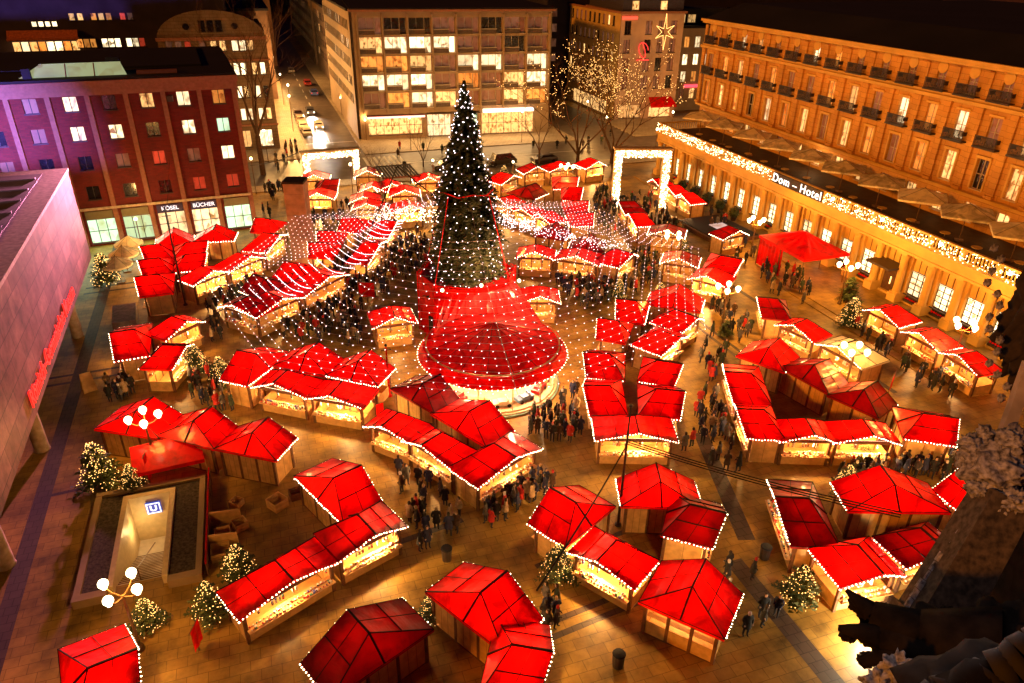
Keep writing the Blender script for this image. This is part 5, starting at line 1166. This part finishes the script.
crate(-2.0,39.3,1.0,'open wooden crate alone in the dark yard right of the fir','wood',.6)
crate(-.8,39.9,.8,'small crate near the wall of the top bottom-row stall','wood2',.2)
crate(-5.3,37.3,.9,'pale crate beside the fence left of the glittering yard fir','wood',.1); crate(-4.3,38.0,.8,'crate with dark sides between fence and yard fir','wood',.4)
crate(-5.4,35.9,1.1,'big crate at the foot of the yard fir','wood',.05,.6); crate(-4.5,40.2,.7,'little pale crate at the top of the yard','wood',.9)
for i,(a,b_) in enumerate((((-6.1,34.3),(-6.1,43.4)),((-6.0,38.7),(-4.2,38.5)),((-6.0,36.6),(-4.4,36.4)))):
    t=thing('fence',('long low red-topped fence along the right of the subway entrance','short upper pale board fence in the stall yard','short lower pale board fence in the stall yard')[i],'fence',(a[0],a[1],0)); mb=MB(); mb.slab((0,0,0.05),(b_[0]-a[0],b_[1]-a[1],.05),.95,.05); mb.build('panel',M['wood2'] if i==0 else M['wood'],t)
    mb=MB(); mb.tube((0,0,1.05),(b_[0]-a[0],b_[1]-a[1],1.05),.06,5); mb.build('top_rail',M['red'] if i==0 else M['wood'],t)
def bin_(x,y,label):
    t=thing('litter_bin',label,'litter bin',(x,y,0)); mb=MB(); mb.lathe([(.28,0),(.33,.85),(.35,.87)],12); mb.build('body',M['dframe'],t); mb=MB(); mb.lathe([(.35,.873),(.30,.95),(.1,.98)],12); mb.build('lid',M['roof_black'],t)
bin_(7.2,31.4,'dark litter bin at the bright counter of the middle bottom-left stall'); bin_(13.6,21.6,'dark litter bin below the front stall of the bottom centre block')
bin_(22.6,118.6,'dark litter bin on the kerb by the zebra crossing'); bin_(25.3,25.6,'blue litter bin right of the bottom centre stalls')
# banners
def banner(x,y,z,rz,w_,h,label):
    mb=MB(); 
    for i in range(4): mb.poly([(-w_/2+w_*i/4,.04*(i%2),0),(-w_/2+w_*(i+1)/4,.04*((i+1)%2),0),(-w_/2+w_*(i+1)/4,.04*((i+1)%2),h),(-w_/2+w_*i/4,.04*(i%2),h)])
    t=thing('banner',label,'banner',(x,y,0),rz); o=mb.build('cloth',M['red'],t); o.location=(0,0,z); mb=MB(); mb.tube((-w_/2-.15,0,z+h),(w_/2+.15,0,z+h),.025,5); mb.tube((0,.06,0),(0,.06,z+h),.03,5); mb.build('pole',M['pole'],t)
banner(5.9,46.0,.6,.3,.6,1.6,'red banner at the right end of the double row left of the carousel')
banner(-6.4,29.2,.35,1.2,.9,1.5,'red banner with white tips left of the long bottom left stall')
banner(-9.9,44.4,.3,1.4,.6,2.0,'narrow red banner beside the leftmost tan-backed stall'); banner(8.4,68.0,.8,-.4,1.6,1.6,'red banner on the front of the long arc-lit row')
banner(22.2,41.0,.4,1.5,.7,1.2,'small red banner at the left of the horseshoe') ; banner(46.5,38.0,.4,.6,1.1,1.6,'red banner right of the golden translucent stall')
# sandwich board and kiosk under museum
t=thing('a_frame_board','leaning advertising board with orange sides beneath the museum lettering','signboard',(-15.6,58.5,0),.4); mb=MB(); mb.poly([(-.5,-.4,0),(.5,-.4,0),(.4,0,1.6),(-.4,0,1.6)]); mb.poly([(-.5,.4,0),(.5,.4,0),(.4,.003,1.6),(-.4,.003,1.6)]); mb.build('board',M['wood'],t)
t=thing('tarp_box','pale box trolley left of the left stall stack','trolley',(-13.9,69.5,0),.1); mb=MB(); mb.box(-1.0,1.0,-2.0,2.0,.25,1.6); mb.build('body',mat('grey_tarp',(.25,.2,.17),.7),t); mb=MB()
for a in (-.8,.8):
    for b_ in (-1.4,1.4): mb.tube((a-.06,b_,.25),(a+.06,b_,.25),.25,10)
mb.build('wheel',M['seam'],t)
# ------------------------------------------------------------------ cars
def car(x,y,rz,col,label,head=False,van=False):
    t=thing('van' if van else 'parked_car' if not head else 'car',label,'van' if van else 'car',(x,y,0),rz); L,W_,H_=(5.0,1.95,2.0) if van else (4.3,1.75,1.42)
    sec=[(-L/2,.45,.0),(-L/2+.05,.85,.0),(-L*.28 if not van else -L*.36,.95,0),(-L*.13 if not van else -L*.25,H_,0),(L*.28,H_,0),(L*.46,.98,0),(L/2,.8,0),(L/2,.4,0)]
    bd=MB(); n=len(sec); lo=[(s[0],-W_/2,s[1]) for s in sec]; hi=[(s[0],W_/2,s[1]) for s in sec]
    for i in range(n): 
        if sec[i][1]>1.2: lo[i]=(sec[i][0],-W_/2+.2,sec[i][1]); hi[i]=(sec[i][0],W_/2-.2,sec[i][1])
    b0=[(-L/2,-W_/2,.3),(L/2,-W_/2,.3)]; b1=[(-L/2,W_/2,.3),(L/2,W_/2,.3)]
    bd.add(lo+hi,[(i,i+1,n+i+1,n+i) for i in range(n-1)]+[tuple(range(n-1,-1,-1)),tuple(range(n,2*n))]); bd.box(-L/2+.02,L/2-.02,-W_/2+.02,W_/2-.02,.25,.5)
    o=bd.build('body',mat('car_paint_'+label[:6]+str(int(x*10)),col,.3,.05,coat=.8),t)
    gl=MB()
    for s in (-1,1): gl.add([(sec[3][0]+.1,s*(W_/2-.17),H_-.08),(sec[4][0]-.1,s*(W_/2-.17),H_-.08),(sec[5][0]-.2,s*(W_/2-.01),1.02),(sec[2][0]+.2,s*(W_/2-.01),1.02)],[(0,1,2,3)])
    gl.add([(sec[2][0]+.02,-W_/2+.15,1.0),(sec[2][0]+.02,W_/2-.15,1.0),(sec[3][0]-.03,W_/2-.3,H_-.05),(sec[3][0]-.03,-W_/2+.3,H_-.05)],[(0,1,2,3)])
    gl.add([(sec[5][0]+.03,-W_/2+.15,1.03),(sec[5][0]+.03,W_/2-.15,1.03),(sec[4][0]+.04,W_/2-.3,H_-.05),(sec[4][0]+.04,-W_/2+.3,H_-.05)],[(0,1,2,3)])
    gl.build('window',M['glass'],t)
    for a in (-L*.31,L*.31):
        for s in (-1,1): wb=MB(); wb.tube((a,s*(W_/2-.18),.32),(a,s*(W_/2+.01),.32),.32,12); wb.build('wheel',M['seam'],t)
    for s in (-1,1):
        h_=MB(); h_.ball((-L/2-.02,s*.62,.68),.14,8,5); h_.build('headlight',M['tube'] if head else M['wframe'],t)
        h_=MB(); h_.box(L/2-.01,L/2+.03,s*.65-.12,s*.65+.12,.68,.82); h_.build('tail_light',bpy.data.materials['red_sign'] ,t)
    if head:
        a=area('headlight_beam',(-L/2-.1,0,.75),(-L/2-9,0,-.4),.5,450,(1,.85,.65),t,.3,70)
    return t
car(12.2,152,R(90),(.5,.45,.4),'moving car with dazzling headlights coming down the street',True)
car(12.0,167,R(90),(.1,.1,.12),'second car with headlights following far up the street',True)
for i,(x,y,c,l) in enumerate(((9.5,146.5,(.55,.5,.42),'nearest pale car parked at the left kerb'),(9.3,152.4,(.6,.52,.4),'second pale car parked at the left kerb'),(9.3,158.6,(.55,.42,.28),'third car parked at the left kerb, beige'),(9.3,164.9,(.10,.05,.04),'fourth car parked at the left kerb, dark'))): car(x,y,R(90),c,l)
car(14.8,205,R(-90),(.3,.03,.02),'red-lit car driving away far up the street'); car(15.0,190,R(-90),(.06,.09,.3),'blue car at the right kerb far up the street'); car(12.4,228,R(90),(.1,.08,.08),'farthest dark car in the street')
car(38.5,116.0,R(8),(.045,.035,.03),'dark van parked behind the far back row of stalls',van=True); car(46.0,115.4,R(5),(.05,.04,.035),'dark estate car parked right of the van')
car(28.8,115.6,R(3),(.05,.04,.03),'dark car half hidden by the big tree top')
# small traffic lamps
# ------------------------------------------------------------------ people
def person_mesh(seed):
    rr=random.Random(seed); V=[];E_=[];Rr=[]
    def v(x,y,z,r_,par=None,ry=None):
        V.append((x,y,z)); Rr.append((r_,ry or r_)); 
        if par is not None: E_.append((par,len(V)-1))
        return len(V)-1
    st=rr.uniform(.02,.22)*(1 if seed%2 else .3); lean=rr.uniform(0,.04)
    pv=v(0,0,.95,.17,None,.13); ab=v(0,-lean*.5,1.12,.16,pv,.125); chst=v(0,-lean,1.34,.185,ab,.13); nk=v(0,-lean,1.47,.075,chst); hd0=v(0,-lean-.01,1.55,.09,nk); hd=v(0,-lean-.02,1.66,.105,hd0,.115); v(0,-lean-.01,1.73,.07,hd)
    for s in (-1,1):
        hp=v(s*.09,0,.88,.10,pv); kn=v(s*.10,-s*st*.55-.02,.50,.068,hp); an=v(s*.10,-s*st*.7+.06*(abs(s*st)),.09,.045,kn); v(s*.11,-s*st*.7-.13,.035,.038,an)
        sh=v(s*.19,-lean,1.38,.075,chst); bend=rr.uniform(0,.22); el=v(s*.26,.03-lean,1.11,.058,sh); wr=v(s*(.24-bend*.5),-.04-bend,.90+bend*.8,.038,el)
        dx,dy=(0,-.3) if bend>.1 else (0,0); hb=Vector((s*(.24-bend*.5),-.06-bend,.84+bend*.85)); pm=v(*hb,.035,wr,.02)
        for f in range(4): 
            a=hb+Vector((s*.0-.025+f*.017,-.015,-.045)); k=v(*a,.010,pm); v(*(a+Vector((0,-.015,-.04+.004*abs(f-1.5)))),.0085,k)
        k=v(*(hb+Vector((-s*.035,-.02,-.01))),.011,pm); v(*(hb+Vector((-s*.045,-.035,-.04))),.010,k)
    me=bpy.data.meshes.new('person'); me.from_pydata(V,E_,[]); o=bpy.data.objects.new('tmp',me); C.objects.link(o)
    sk=o.modifiers.new('s','SKIN'); sk.use_smooth_shade=True
    for i,l in enumerate(me.skin_vertices[0].data): l.radius=Rr[i]; l.use_root=(i==0)
    sb=o.modifiers.new('u','SUBSURF'); sb.levels=1; sb.render_levels=1
    dg=bpy.context.evaluated_depsgraph_get(); dg.update(); m2=bpy.data.meshes.new_from_object(o.evaluated_get(dg)); bpy.data.objects.remove(o)
    m2.name='person'; m2.materials.clear()
    for k in ('coat_a','trouser_a','skin','hair_a'): m2.materials.append(M[k])
    for p in m2.polygons:
        c=p.center
        if c.z>1.52: p.material_index=3 if (c.z>1.70 or c.y>-.05-lean) else 2
        elif c.z>1.46: p.material_index=0
        elif abs(c.x)>.15 and c.z<.93 and c.z>.72: p.material_index=2
        elif c.z<.72: p.material_index=1
        else: p.material_index=0
    # nose, eyes and coat skirt are folded into the single mesh
    bm=bmesh.new(); bm.from_mesh(m2)
    def addp(pts,mi):
        f=bm.faces.new([bm.verts.new(p) for p in pts]); f.material_index=mi
    y=-lean-.145; addp([(-.012,y+.02,1.655),(.012,y+.02,1.655),(0,y-.02,1.635)],2)
    for s in (-1,1): addp([(s*.035-.012,y+.012,1.675),(s*.035+.012,y+.012,1.675),(s*.035+.012,y+.012,1.685),(s*.035-.012,y+.012,1.685)],3)
    addp([(-.022,y+.025,1.608),(.022,y+.025,1.608),(.022,y+.023,1.616),(-.022,y+.023,1.616)],0)
    n=14; hem=.62 if seed%3 else .80
    up_=[bm.verts.new((.185*math.cos(6.283*i/n),.15*math.sin(6.283*i/n)-lean*.5,1.08)) for i in range(n)]; lo_=[bm.verts.new((.235*math.cos(6.283*i/n),.20*math.sin(6.283*i/n),hem+.01*(i%2))) for i in range(n)]
    for i in range(n): f=bm.faces.new((up_[i],up_[(i+1)%n],lo_[(i+1)%n],lo_[i])); f.material_index=0
    bm.to_mesh(m2); bm.free(); return m2
M['skin']=mat('skin',(.50,.30,.20),.5,.1)
coats=[('black',(.015,.013,.015)),('black',(.02,.016,.014)),('dark brown',(.06,.03,.018)),('dark blue',(.02,.025,.07)),('grey',(.09,.08,.075)),('red',(.45,.02,.015)),('beige',(.36,.25,.14)),('dark green',(.03,.045,.025)),('navy',(.015,.018,.05)),('black',(.012,.012,.013))]
for i,(n_,c) in enumerate(coats): M['coat%d'%i]=mat(n_.replace(' ','_')+'_coat_%d'%i,c,.8,.25,6)
M['coat_a']=M['coat0']; M['trouser_a']=mat('dark_trousers',(.02,.02,.03),.8,.2,5); M['hair_a']=mat('dark_hair',(.03,.018,.01),.7,.3,9)
M['hair_b']=mat('fair_hair',(.28,.16,.06),.7,.3,9); M['hat_r']=mat('red_hat',(.45,.02,.02),.8,.2,9); M['hat_w']=mat('white_hat',(.6,.55,.5),.8,.1,9)
PM=[person_mesh(s) for s in range(1,8)]
CROWD=[
('in the crowd left of the tree',58,[(-1.5,64.1),(-0.6,69.4),(2.2,73.6),(8.3,79.9),(13.5,86.5),(18.5,86.1),(17.0,77.2),(12.2,70.5),(8.3,69.1),(6.5,59.5),(3.6,59.4)]),
('in the lane right of the tree',34,[(27.8,69.9),(33.1,65.4),(36.5,68.7),(41.4,72.0),(42.6,69.4),(38.8,63.6),(32.9,61.4),(29.0,60.2),(28.4,65.5)]),
('in front of the carousel',17,[(16.3,46.0),(21.1,47.6),(22.5,45.5),(21.2,40.8),(19.7,39.3),(16.1,41.3)]),
('right of the horseshoe stalls',20,[(28.4,39.2),(33.2,44.6),(34.7,49.6),(38.3,51.6),(38.1,48.6),(34.2,44.3),(31.7,38.8),(28.9,33.3),(27.3,31.5),(26.2,34.1),(26.0,36.6)]),
('at the corner stall below the carousel',13,[(10.1,34.8),(15.2,36.8),(15.5,35.3),(10.4,33.0)]),
('left of the corner stall below the carousel',12,[(5.2,40.9),(6.6,42.3),(10.3,35.4),(9.0,32.5),(5.7,31.8),(5.7,36.4)]),
('near the large light arch',36,[(44.0,91.4),(48.7,98.7),(48.5,90.0),(57.8,95.0),(52.0,89.0),(51.0,80.4),(49.9,74.8),(45.7,75.0),(44.7,78.3),(40.2,77.7),(40.7,82.2)]),
('under or beside the large red hotel tent',14,[(54.2,65.8),(55.4,58.5),(51.4,53.2),(49.5,56.3),(49.7,60.3)]),
('queueing at the stalls under the hotel front',15,[(52.4,51.0),(53.6,49.0),(53.4,43.3),(53.2,38.6),(51.5,35.5),(49.1,37.9),(50.6,44.6)]),
('before the right courtyard block',24,[(34.6,30.5),(38.3,30.2),(41.4,30.1),(44.9,29.9),(43.9,28.4),(41.6,27.7),(39.2,29.3),(34.7,29.1)]),
('by the foot of the brick building shops',8,[(-0.7,112.0),(3.5,110.8),(3.2,98.9),(-0.7,97.9)]),
('in the lane right of the tall stone pillar',9,[(5.6,96.9),(11.5,101.0),(10.1,92.6),(5.6,91.2)]),
('in the aisle between the left stall rows',16,[(-6.8,70.9),(-4.0,76.8),(-1.5,76.9),(-4.4,67.1),(-5.5,63.3),(-6.7,64.7)]),
('behind the three tan-backed stalls',10,[(-8.7,56.3),(-6.9,58.7),(-5.2,56.0),(-4.3,51.5),(-6.1,52.1)]),
('by the market rim facing the museum',6,[(-14.3,58.9),(-12.9,60.1),(-12.1,56.6),(-13.6,55.1)]),
('right of the glare-streaked stall',4,[(11.3,26.4),(12.4,26.4),(11.7,24.5),(10.8,24.7)]),
('on the bottom right paving',5,[(13.6,22.3),(19.3,24.2),(23.8,25.9),(23.1,19.4),(17.6,20.3)]),
('on the pavement beside the far street',8,[(1.7,126.0),(7.0,143.0),(6.6,128.0),(2.6,119.5)]),
('on the pavement before the office block',8,[(16.6,125.2),(19.4,131.6),(41.4,125.5),(66.0,131.2),(76.4,143.1),(59.8,120.3),(29.6,122.9)]),
('right of the upper horseshoe stalls',10,[(42.5,54.0),(42.4,50.3),(39.2,49.2),(41.4,58.8),(43.4,59.5)]),
('left of the stairwell near the hotel',8,[(55.1,83.4),(54.9,79.2),(48.9,63.4),(48.6,60.6),(54.0,65.9),(58.5,82.5)]),
]
def inside(x,y,p):
    r=False
    for i in range(len(p)):
        (a,b_),(c,d)=p[i],p[i-1]
        if (b_>y)!=(d>y) and x<(c-a)*(y-b_)/(d-b_)+a: r=not r
    return r
rr=random.Random(99); placed=[]; people=[]
for where,n,poly in CROWD:
    xs=[p[0] for p in poly]; ys_=[p[1] for p in poly]; k=0; tries=0; n=int(n*(2.6 if any(k_ in where for k_ in ('crowd','lane right of the tree','large light arch')) else 1.9))
    while k<n and tries<9000:
        tries+=1; x=rr.uniform(min(xs),max(xs)); y=rr.uniform(min(ys_),max(ys_))
        if not inside(x,y,poly) or not free(x,y,.25) or any((x-a)**2+(y-b_)**2<.20 for a,b_ in placed): continue
        placed.append((x,y)); ci=rr.randrange(len(coats)); o=bpy.data.objects.new('person',rr.choice(PM)); C.objects.link(o)
        o.location=(x,y,0.0 if not (y>128.5) else .13); s=rr.uniform(.93,1.07); o.scale=(s*1.05,s*1.05,s); o.rotation_euler=(0,0,rr.uniform(0,6.283))
        o.material_slots[0].link='OBJECT'; o.material_slots[0].material=M['coat%d'%ci]
        h=rr.random(); hm='hair_a' if h<.6 else 'hair_b' if h<.8 else 'hat_r' if h<.88 else 'hat_w' if h<.95 else 'coat0'
        o.material_slots[3].link='OBJECT'; o.material_slots[3].material=M[hm]
        hn={'hair_a':'dark-haired','hair_b':'fair-haired','hat_r':'red-hatted','hat_w':'white-hatted','coat0':'black-hatted'}[hm]
        people.append((o,'%s person in %s coat'%(hn,coats[ci][0]),where)); k+=1
people.sort(key=lambda p:(p[0].location-Vector((0,0,CAM_H))).length)
far=people[295:]; people=people[:295]
if far:
    bm=bmesh.new(); mats_=[]
    for o,_,_ in far:
        idx=[]
        for s_ in o.material_slots:
            if s_.material not in mats_: mats_.append(s_.material)
            idx.append(mats_.index(s_.material))
        n0=len(bm.faces); t_=bmesh.new(); t_.from_mesh(o.data); o_m=Matrix.LocRotScale(o.location,o.rotation_euler,o.scale)
        bmesh.ops.transform(t_,matrix=o_m,verts=t_.verts)
        for f in t_.faces: f.material_index=idx[f.material_index]
        tm=bpy.data.meshes.new('t'); t_.to_mesh(tm); t_.free(); bm.from_mesh(tm); bpy.data.meshes.remove(tm); bpy.data.objects.remove(o)
    me=bpy.data.meshes.new('crowd'); bm.to_mesh(me); bm.free()
    for m_ in mats_: me.materials.append(m_)
    tag(link(bpy.data.objects.new('crowd',me)),'packed far crowd around and behind the big tree','crowd',None,'stuff')
ORD=['nearest','second nearest','third nearest','fourth nearest','fifth nearest','sixth nearest','seventh nearest','eighth nearest','ninth nearest','tenth nearest','eleventh nearest','twelfth nearest']
from collections import defaultdict
dd_=defaultdict(list)
for o,a_,w_ in people: dd_[(a_,w_)].append(o)
for (a_,w_),os_ in dd_.items():
    os_.sort(key=lambda o:o.location.length)
    for i,o in enumerate(os_): tag(o,(ORD[min(i,11)]+' ' if len(os_)>1 else '')+a_+' '+w_,'person','people '+w_)
# ------------------------------------------------------------------ cathedral stonework in the foreground
st=brickmat('weathered_stone',(.16,.12,.09),(.11,.085,.065),(.04,.03,.02),9,9,.0,.9,var=.6) if 0 else mat('weathered_stone',(.05,.04,.035),.9,.4,26.0,col2=(.48,.42,.40),bump=.7,detail=10)
sd=mat('unlit_black_stone',(.014,.010,.008),.95,.5,9,bump=.4,detail=9,spec=.08)  # near-black colour carries the shade of the unlit stonework
def ray(px,py,dist):
    d=(fwd*FPX+r2*(px-512)+u2*(341.5-py)).normalized(); return Vector((0,0,CAM_H))+d*dist
def lump(name,c,rad,mt,seed,parent,sc_=(1,1,1),amp=.35,freq=2.2,sub=4):
    from mathutils import noise
    bm=bmesh.new(); bmesh.ops.create_icosphere(bm,subdivisions=sub,radius=1)
    for v_ in bm.verts:
        n_=v_.co.normalized(); k=1+amp*noise.fractal(n_*freq+Vector((seed,seed*.7,0)),.8,2.1,5)*1.4; v_.co=Vector((n_.x*sc_[0],n_.y*sc_[1],n_.z*sc_[2]))*k*rad
    me=bpy.data.meshes.new(name); bm.to_mesh(me); bm.free(); me.materials.append(mt); me.polygons.foreach_set('use_smooth',[True]*len(me.polygons))
    o=link(bpy.data.objects.new(name,me),parent); o.location=c; return o
# vertical shaft of a gothic pinnacle about six metres from the camera
D0=6.2
base=ray(952,560,D0); hd=math.atan2(base.y,base.x)
Gp=thing('gothic_pinnacle','close sandstone pinnacle shaft with speckled carved crown at the right edge','pinnacle',(base.x,base.y,0),hd+R(28))
zt=ray(985,492,D0).z; zb=ray(925,622,D0).z
a=.17
def L_(v): return Gp.matrix_basis.inverted()@v
top=L_(ray(1003,496,D0)); bot=L_(ray(931,620,D0)); ax=(top-bot)
mb=MB(); mb.tube(bot,top,.235,4,.20); mb.tube(bot-ax.normalized()*.09,bot-ax.normalized()*.004,.28,4)
mb.build('shaft',mat('shaft_stone',(.03,.02,.012),.9,.5,22,col2=(.13,.09,.055),bump=.5,detail=9),Gp)
eo=L_(ray(986,500,D0-.05)); eb=L_(ray(908,608,D0-.05))
for i in range(12):
    mb=MB(); s_=eb.lerp(eo,i/12); e_=eb.lerp(eo,(i+.93)/12); mb.tube(s_,e_,.035+.006*(i%3),6); mb.build('edge_stone',st,Gp)
cc=L_(ray(993,466,D0))
lump('crown_stone',cc,.20,st,3,Gp,(1.05,1.05,.9),.22,2.2,5)
for i,(px,py,r_) in enumerate(((972,445,.075),(1012,440,.085),(978,488,.07),(1016,500,.09),(1003,505,.07),(985,432,.05))): lump('crocket',L_(ray(px,py,D0-.08)),r_,st,11+i,Gp,(1,1,.9),.4,3,4)
mb=MB(); mb.tube(L_(ray(1003,440,D0)),L_(ray(1030,362,D0)),.055,4,.05); mb.build('upper_shaft',mat('pale_shaft',(.34,.26,.20),.9,.3,5,bump=.4),Gp)
p_=ray(1030,315,6.6); Up=thing('carved_crocket_cluster','dark carved stone foliage with grey knobs at the upper right edge','stone carving',(p_.x,p_.y,0))
lump('carving',(0.12,-.04,p_.z),.36,mat('brown_stone',(.03,.018,.01),.95,.4,14,bump=.8,detail=9),5,Up,(.65,.65,1.5),.35,2.5,5)
for i in range(14):
    q=ray(994+7*math.sin(i*1.7)+max(0,(i-9)*2),248+i*11.5,6.45); lump('crocket',(q.x-p_.x,q.y-p_.y,q.z),.022,st,30+i,Up,(1.1,1,1.3),.5,3,3)
g0=ray(930,650,5.2); Ga=thing('gargoyle','black jagged gargoyle silhouette at the bottom right','gargoyle',(g0.x,g0.y,0))
def gp(px,py,d=5.2): q=ray(px,py,d); return Vector((q.x-g0.x,q.y-g0.y,q.z))
mb=MB()
for (a_,ra),(b_,rb) in (((gp(846,590),.012),(gp(872,612),.07)),((gp(872,612),.07),(gp(920,632),.13)),((gp(920,632),.13),(gp(1000,650),.24)),((gp(838,628),.02),(gp(880,636),.08)),((gp(880,636),.08),(gp(940,648),.14)),((gp(862,662),.025),(gp(905,650),.08)),((gp(905,650),.08),(gp(960,655),.16))): mb.tube(a_,b_,ra,9,rb)
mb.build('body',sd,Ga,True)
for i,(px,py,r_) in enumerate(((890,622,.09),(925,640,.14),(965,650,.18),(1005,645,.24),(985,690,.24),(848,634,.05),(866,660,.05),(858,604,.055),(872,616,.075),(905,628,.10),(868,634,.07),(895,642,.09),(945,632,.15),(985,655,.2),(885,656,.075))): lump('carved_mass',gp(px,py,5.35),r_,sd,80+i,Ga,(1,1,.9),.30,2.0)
lump('lichen_knob',gp(898,672,4.9),.09,st,95,Ga,(1,.8,1),.5,2.5); lump('lichen_knob',gp(878,686,4.9),.08,st,96,Ga,(1,.8,1),.5,2.5)
q0=ray(1010,720,3.2); Pl=thing('stone_parapet','dark brown weathered stone parapet across the bottom right corner','parapet',(q0.x,q0.y,0))
mb=MB(); a_=ray(890,725,3.0); b_=ray(1080,628,3.0)
va=Vector((a_.x-q0.x,a_.y-q0.y,a_.z)); vb=Vector((b_.x-q0.x,b_.y-q0.y,b_.z))
rr=random.Random(3)
rs=[.060+rr.uniform(-.007,.010) for _ in range(15)]
of=[Vector((rr.uniform(-.008,.008),rr.uniform(-.008,.008),rr.uniform(-.012,.012))) for _ in range(15)]
for i in range(14): mb.tube(va.lerp(vb,i/14)+of[i],va.lerp(vb,(i+1)/14)+of[i+1],rs[i],14,rs[i+1])
mb.build('ledge',mat('parapet_brown',(.02,.015,.015),.9,.4,6,bump=.6),Pl,True)
lump('block',(ray(1000,740,3.1)-Vector((q0.x,q0.y,0))),.30,sd,99,Pl,(1.3,1,.7),.25,1.5)
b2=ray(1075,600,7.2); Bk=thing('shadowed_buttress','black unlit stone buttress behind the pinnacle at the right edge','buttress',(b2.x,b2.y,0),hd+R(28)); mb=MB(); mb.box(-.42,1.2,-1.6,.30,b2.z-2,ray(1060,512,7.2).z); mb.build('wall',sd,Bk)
point('stone_fill',ray(930,400,4.2),10,(.95,.78,.80),.3)  # unseen fill lights added to lift the close stonework
point('stone_fill',ray(900,520,3.2),6,(.95,.75,.7),.3)
# spot on the ground beneath the gargoyle
F1=thing('floodlight','small bright floodlight standing on the paving below the gargoyle','floodlight',(27.3,18.4,0),0); mb=MB(); mb.box(-.2,.2,-.15,.15,.5,.8); mb.tube((0,0,0),(0,0,.5),.03,5); mb.build('body',M['dframe'],F1)
point('flood_lamp',(-.5,.2,.9),1600,(1,.8,.5),.15,F1)
# violet and pink lamps added to suggest haze by museum and brick block
F2=thing('floodlight','added violet floodlight on the museum roof edge','floodlight',(-22,58,15.2),0); mb=MB(); mb.box(-.4,.4,-.3,.3,0,.6); mb.build('body',M['dframe'],F2)
area('violet_fill',(-4,0,2.6),(-9,37,-4),1.2,6500,(.28,.20,1.0),F2,None,50)
point('violet_roof_fill',(-9,-4,1.6),2200,(.85,.62,.85),.5,F2)
F3=thing('floodlight','added pink floodlight high on the brick building facing the museum','floodlight',(-8.5,93.6,16.5),0); mb=MB(); mb.box(-.3,.3,-.3,.3,-.3,.3); mb.build('body',M['dframe'],F3)
area('pink_fill',(0,-.5,0),(-8.4,-34,-4.5),1.0,3300,(1,.30,.50),F3,None,30)
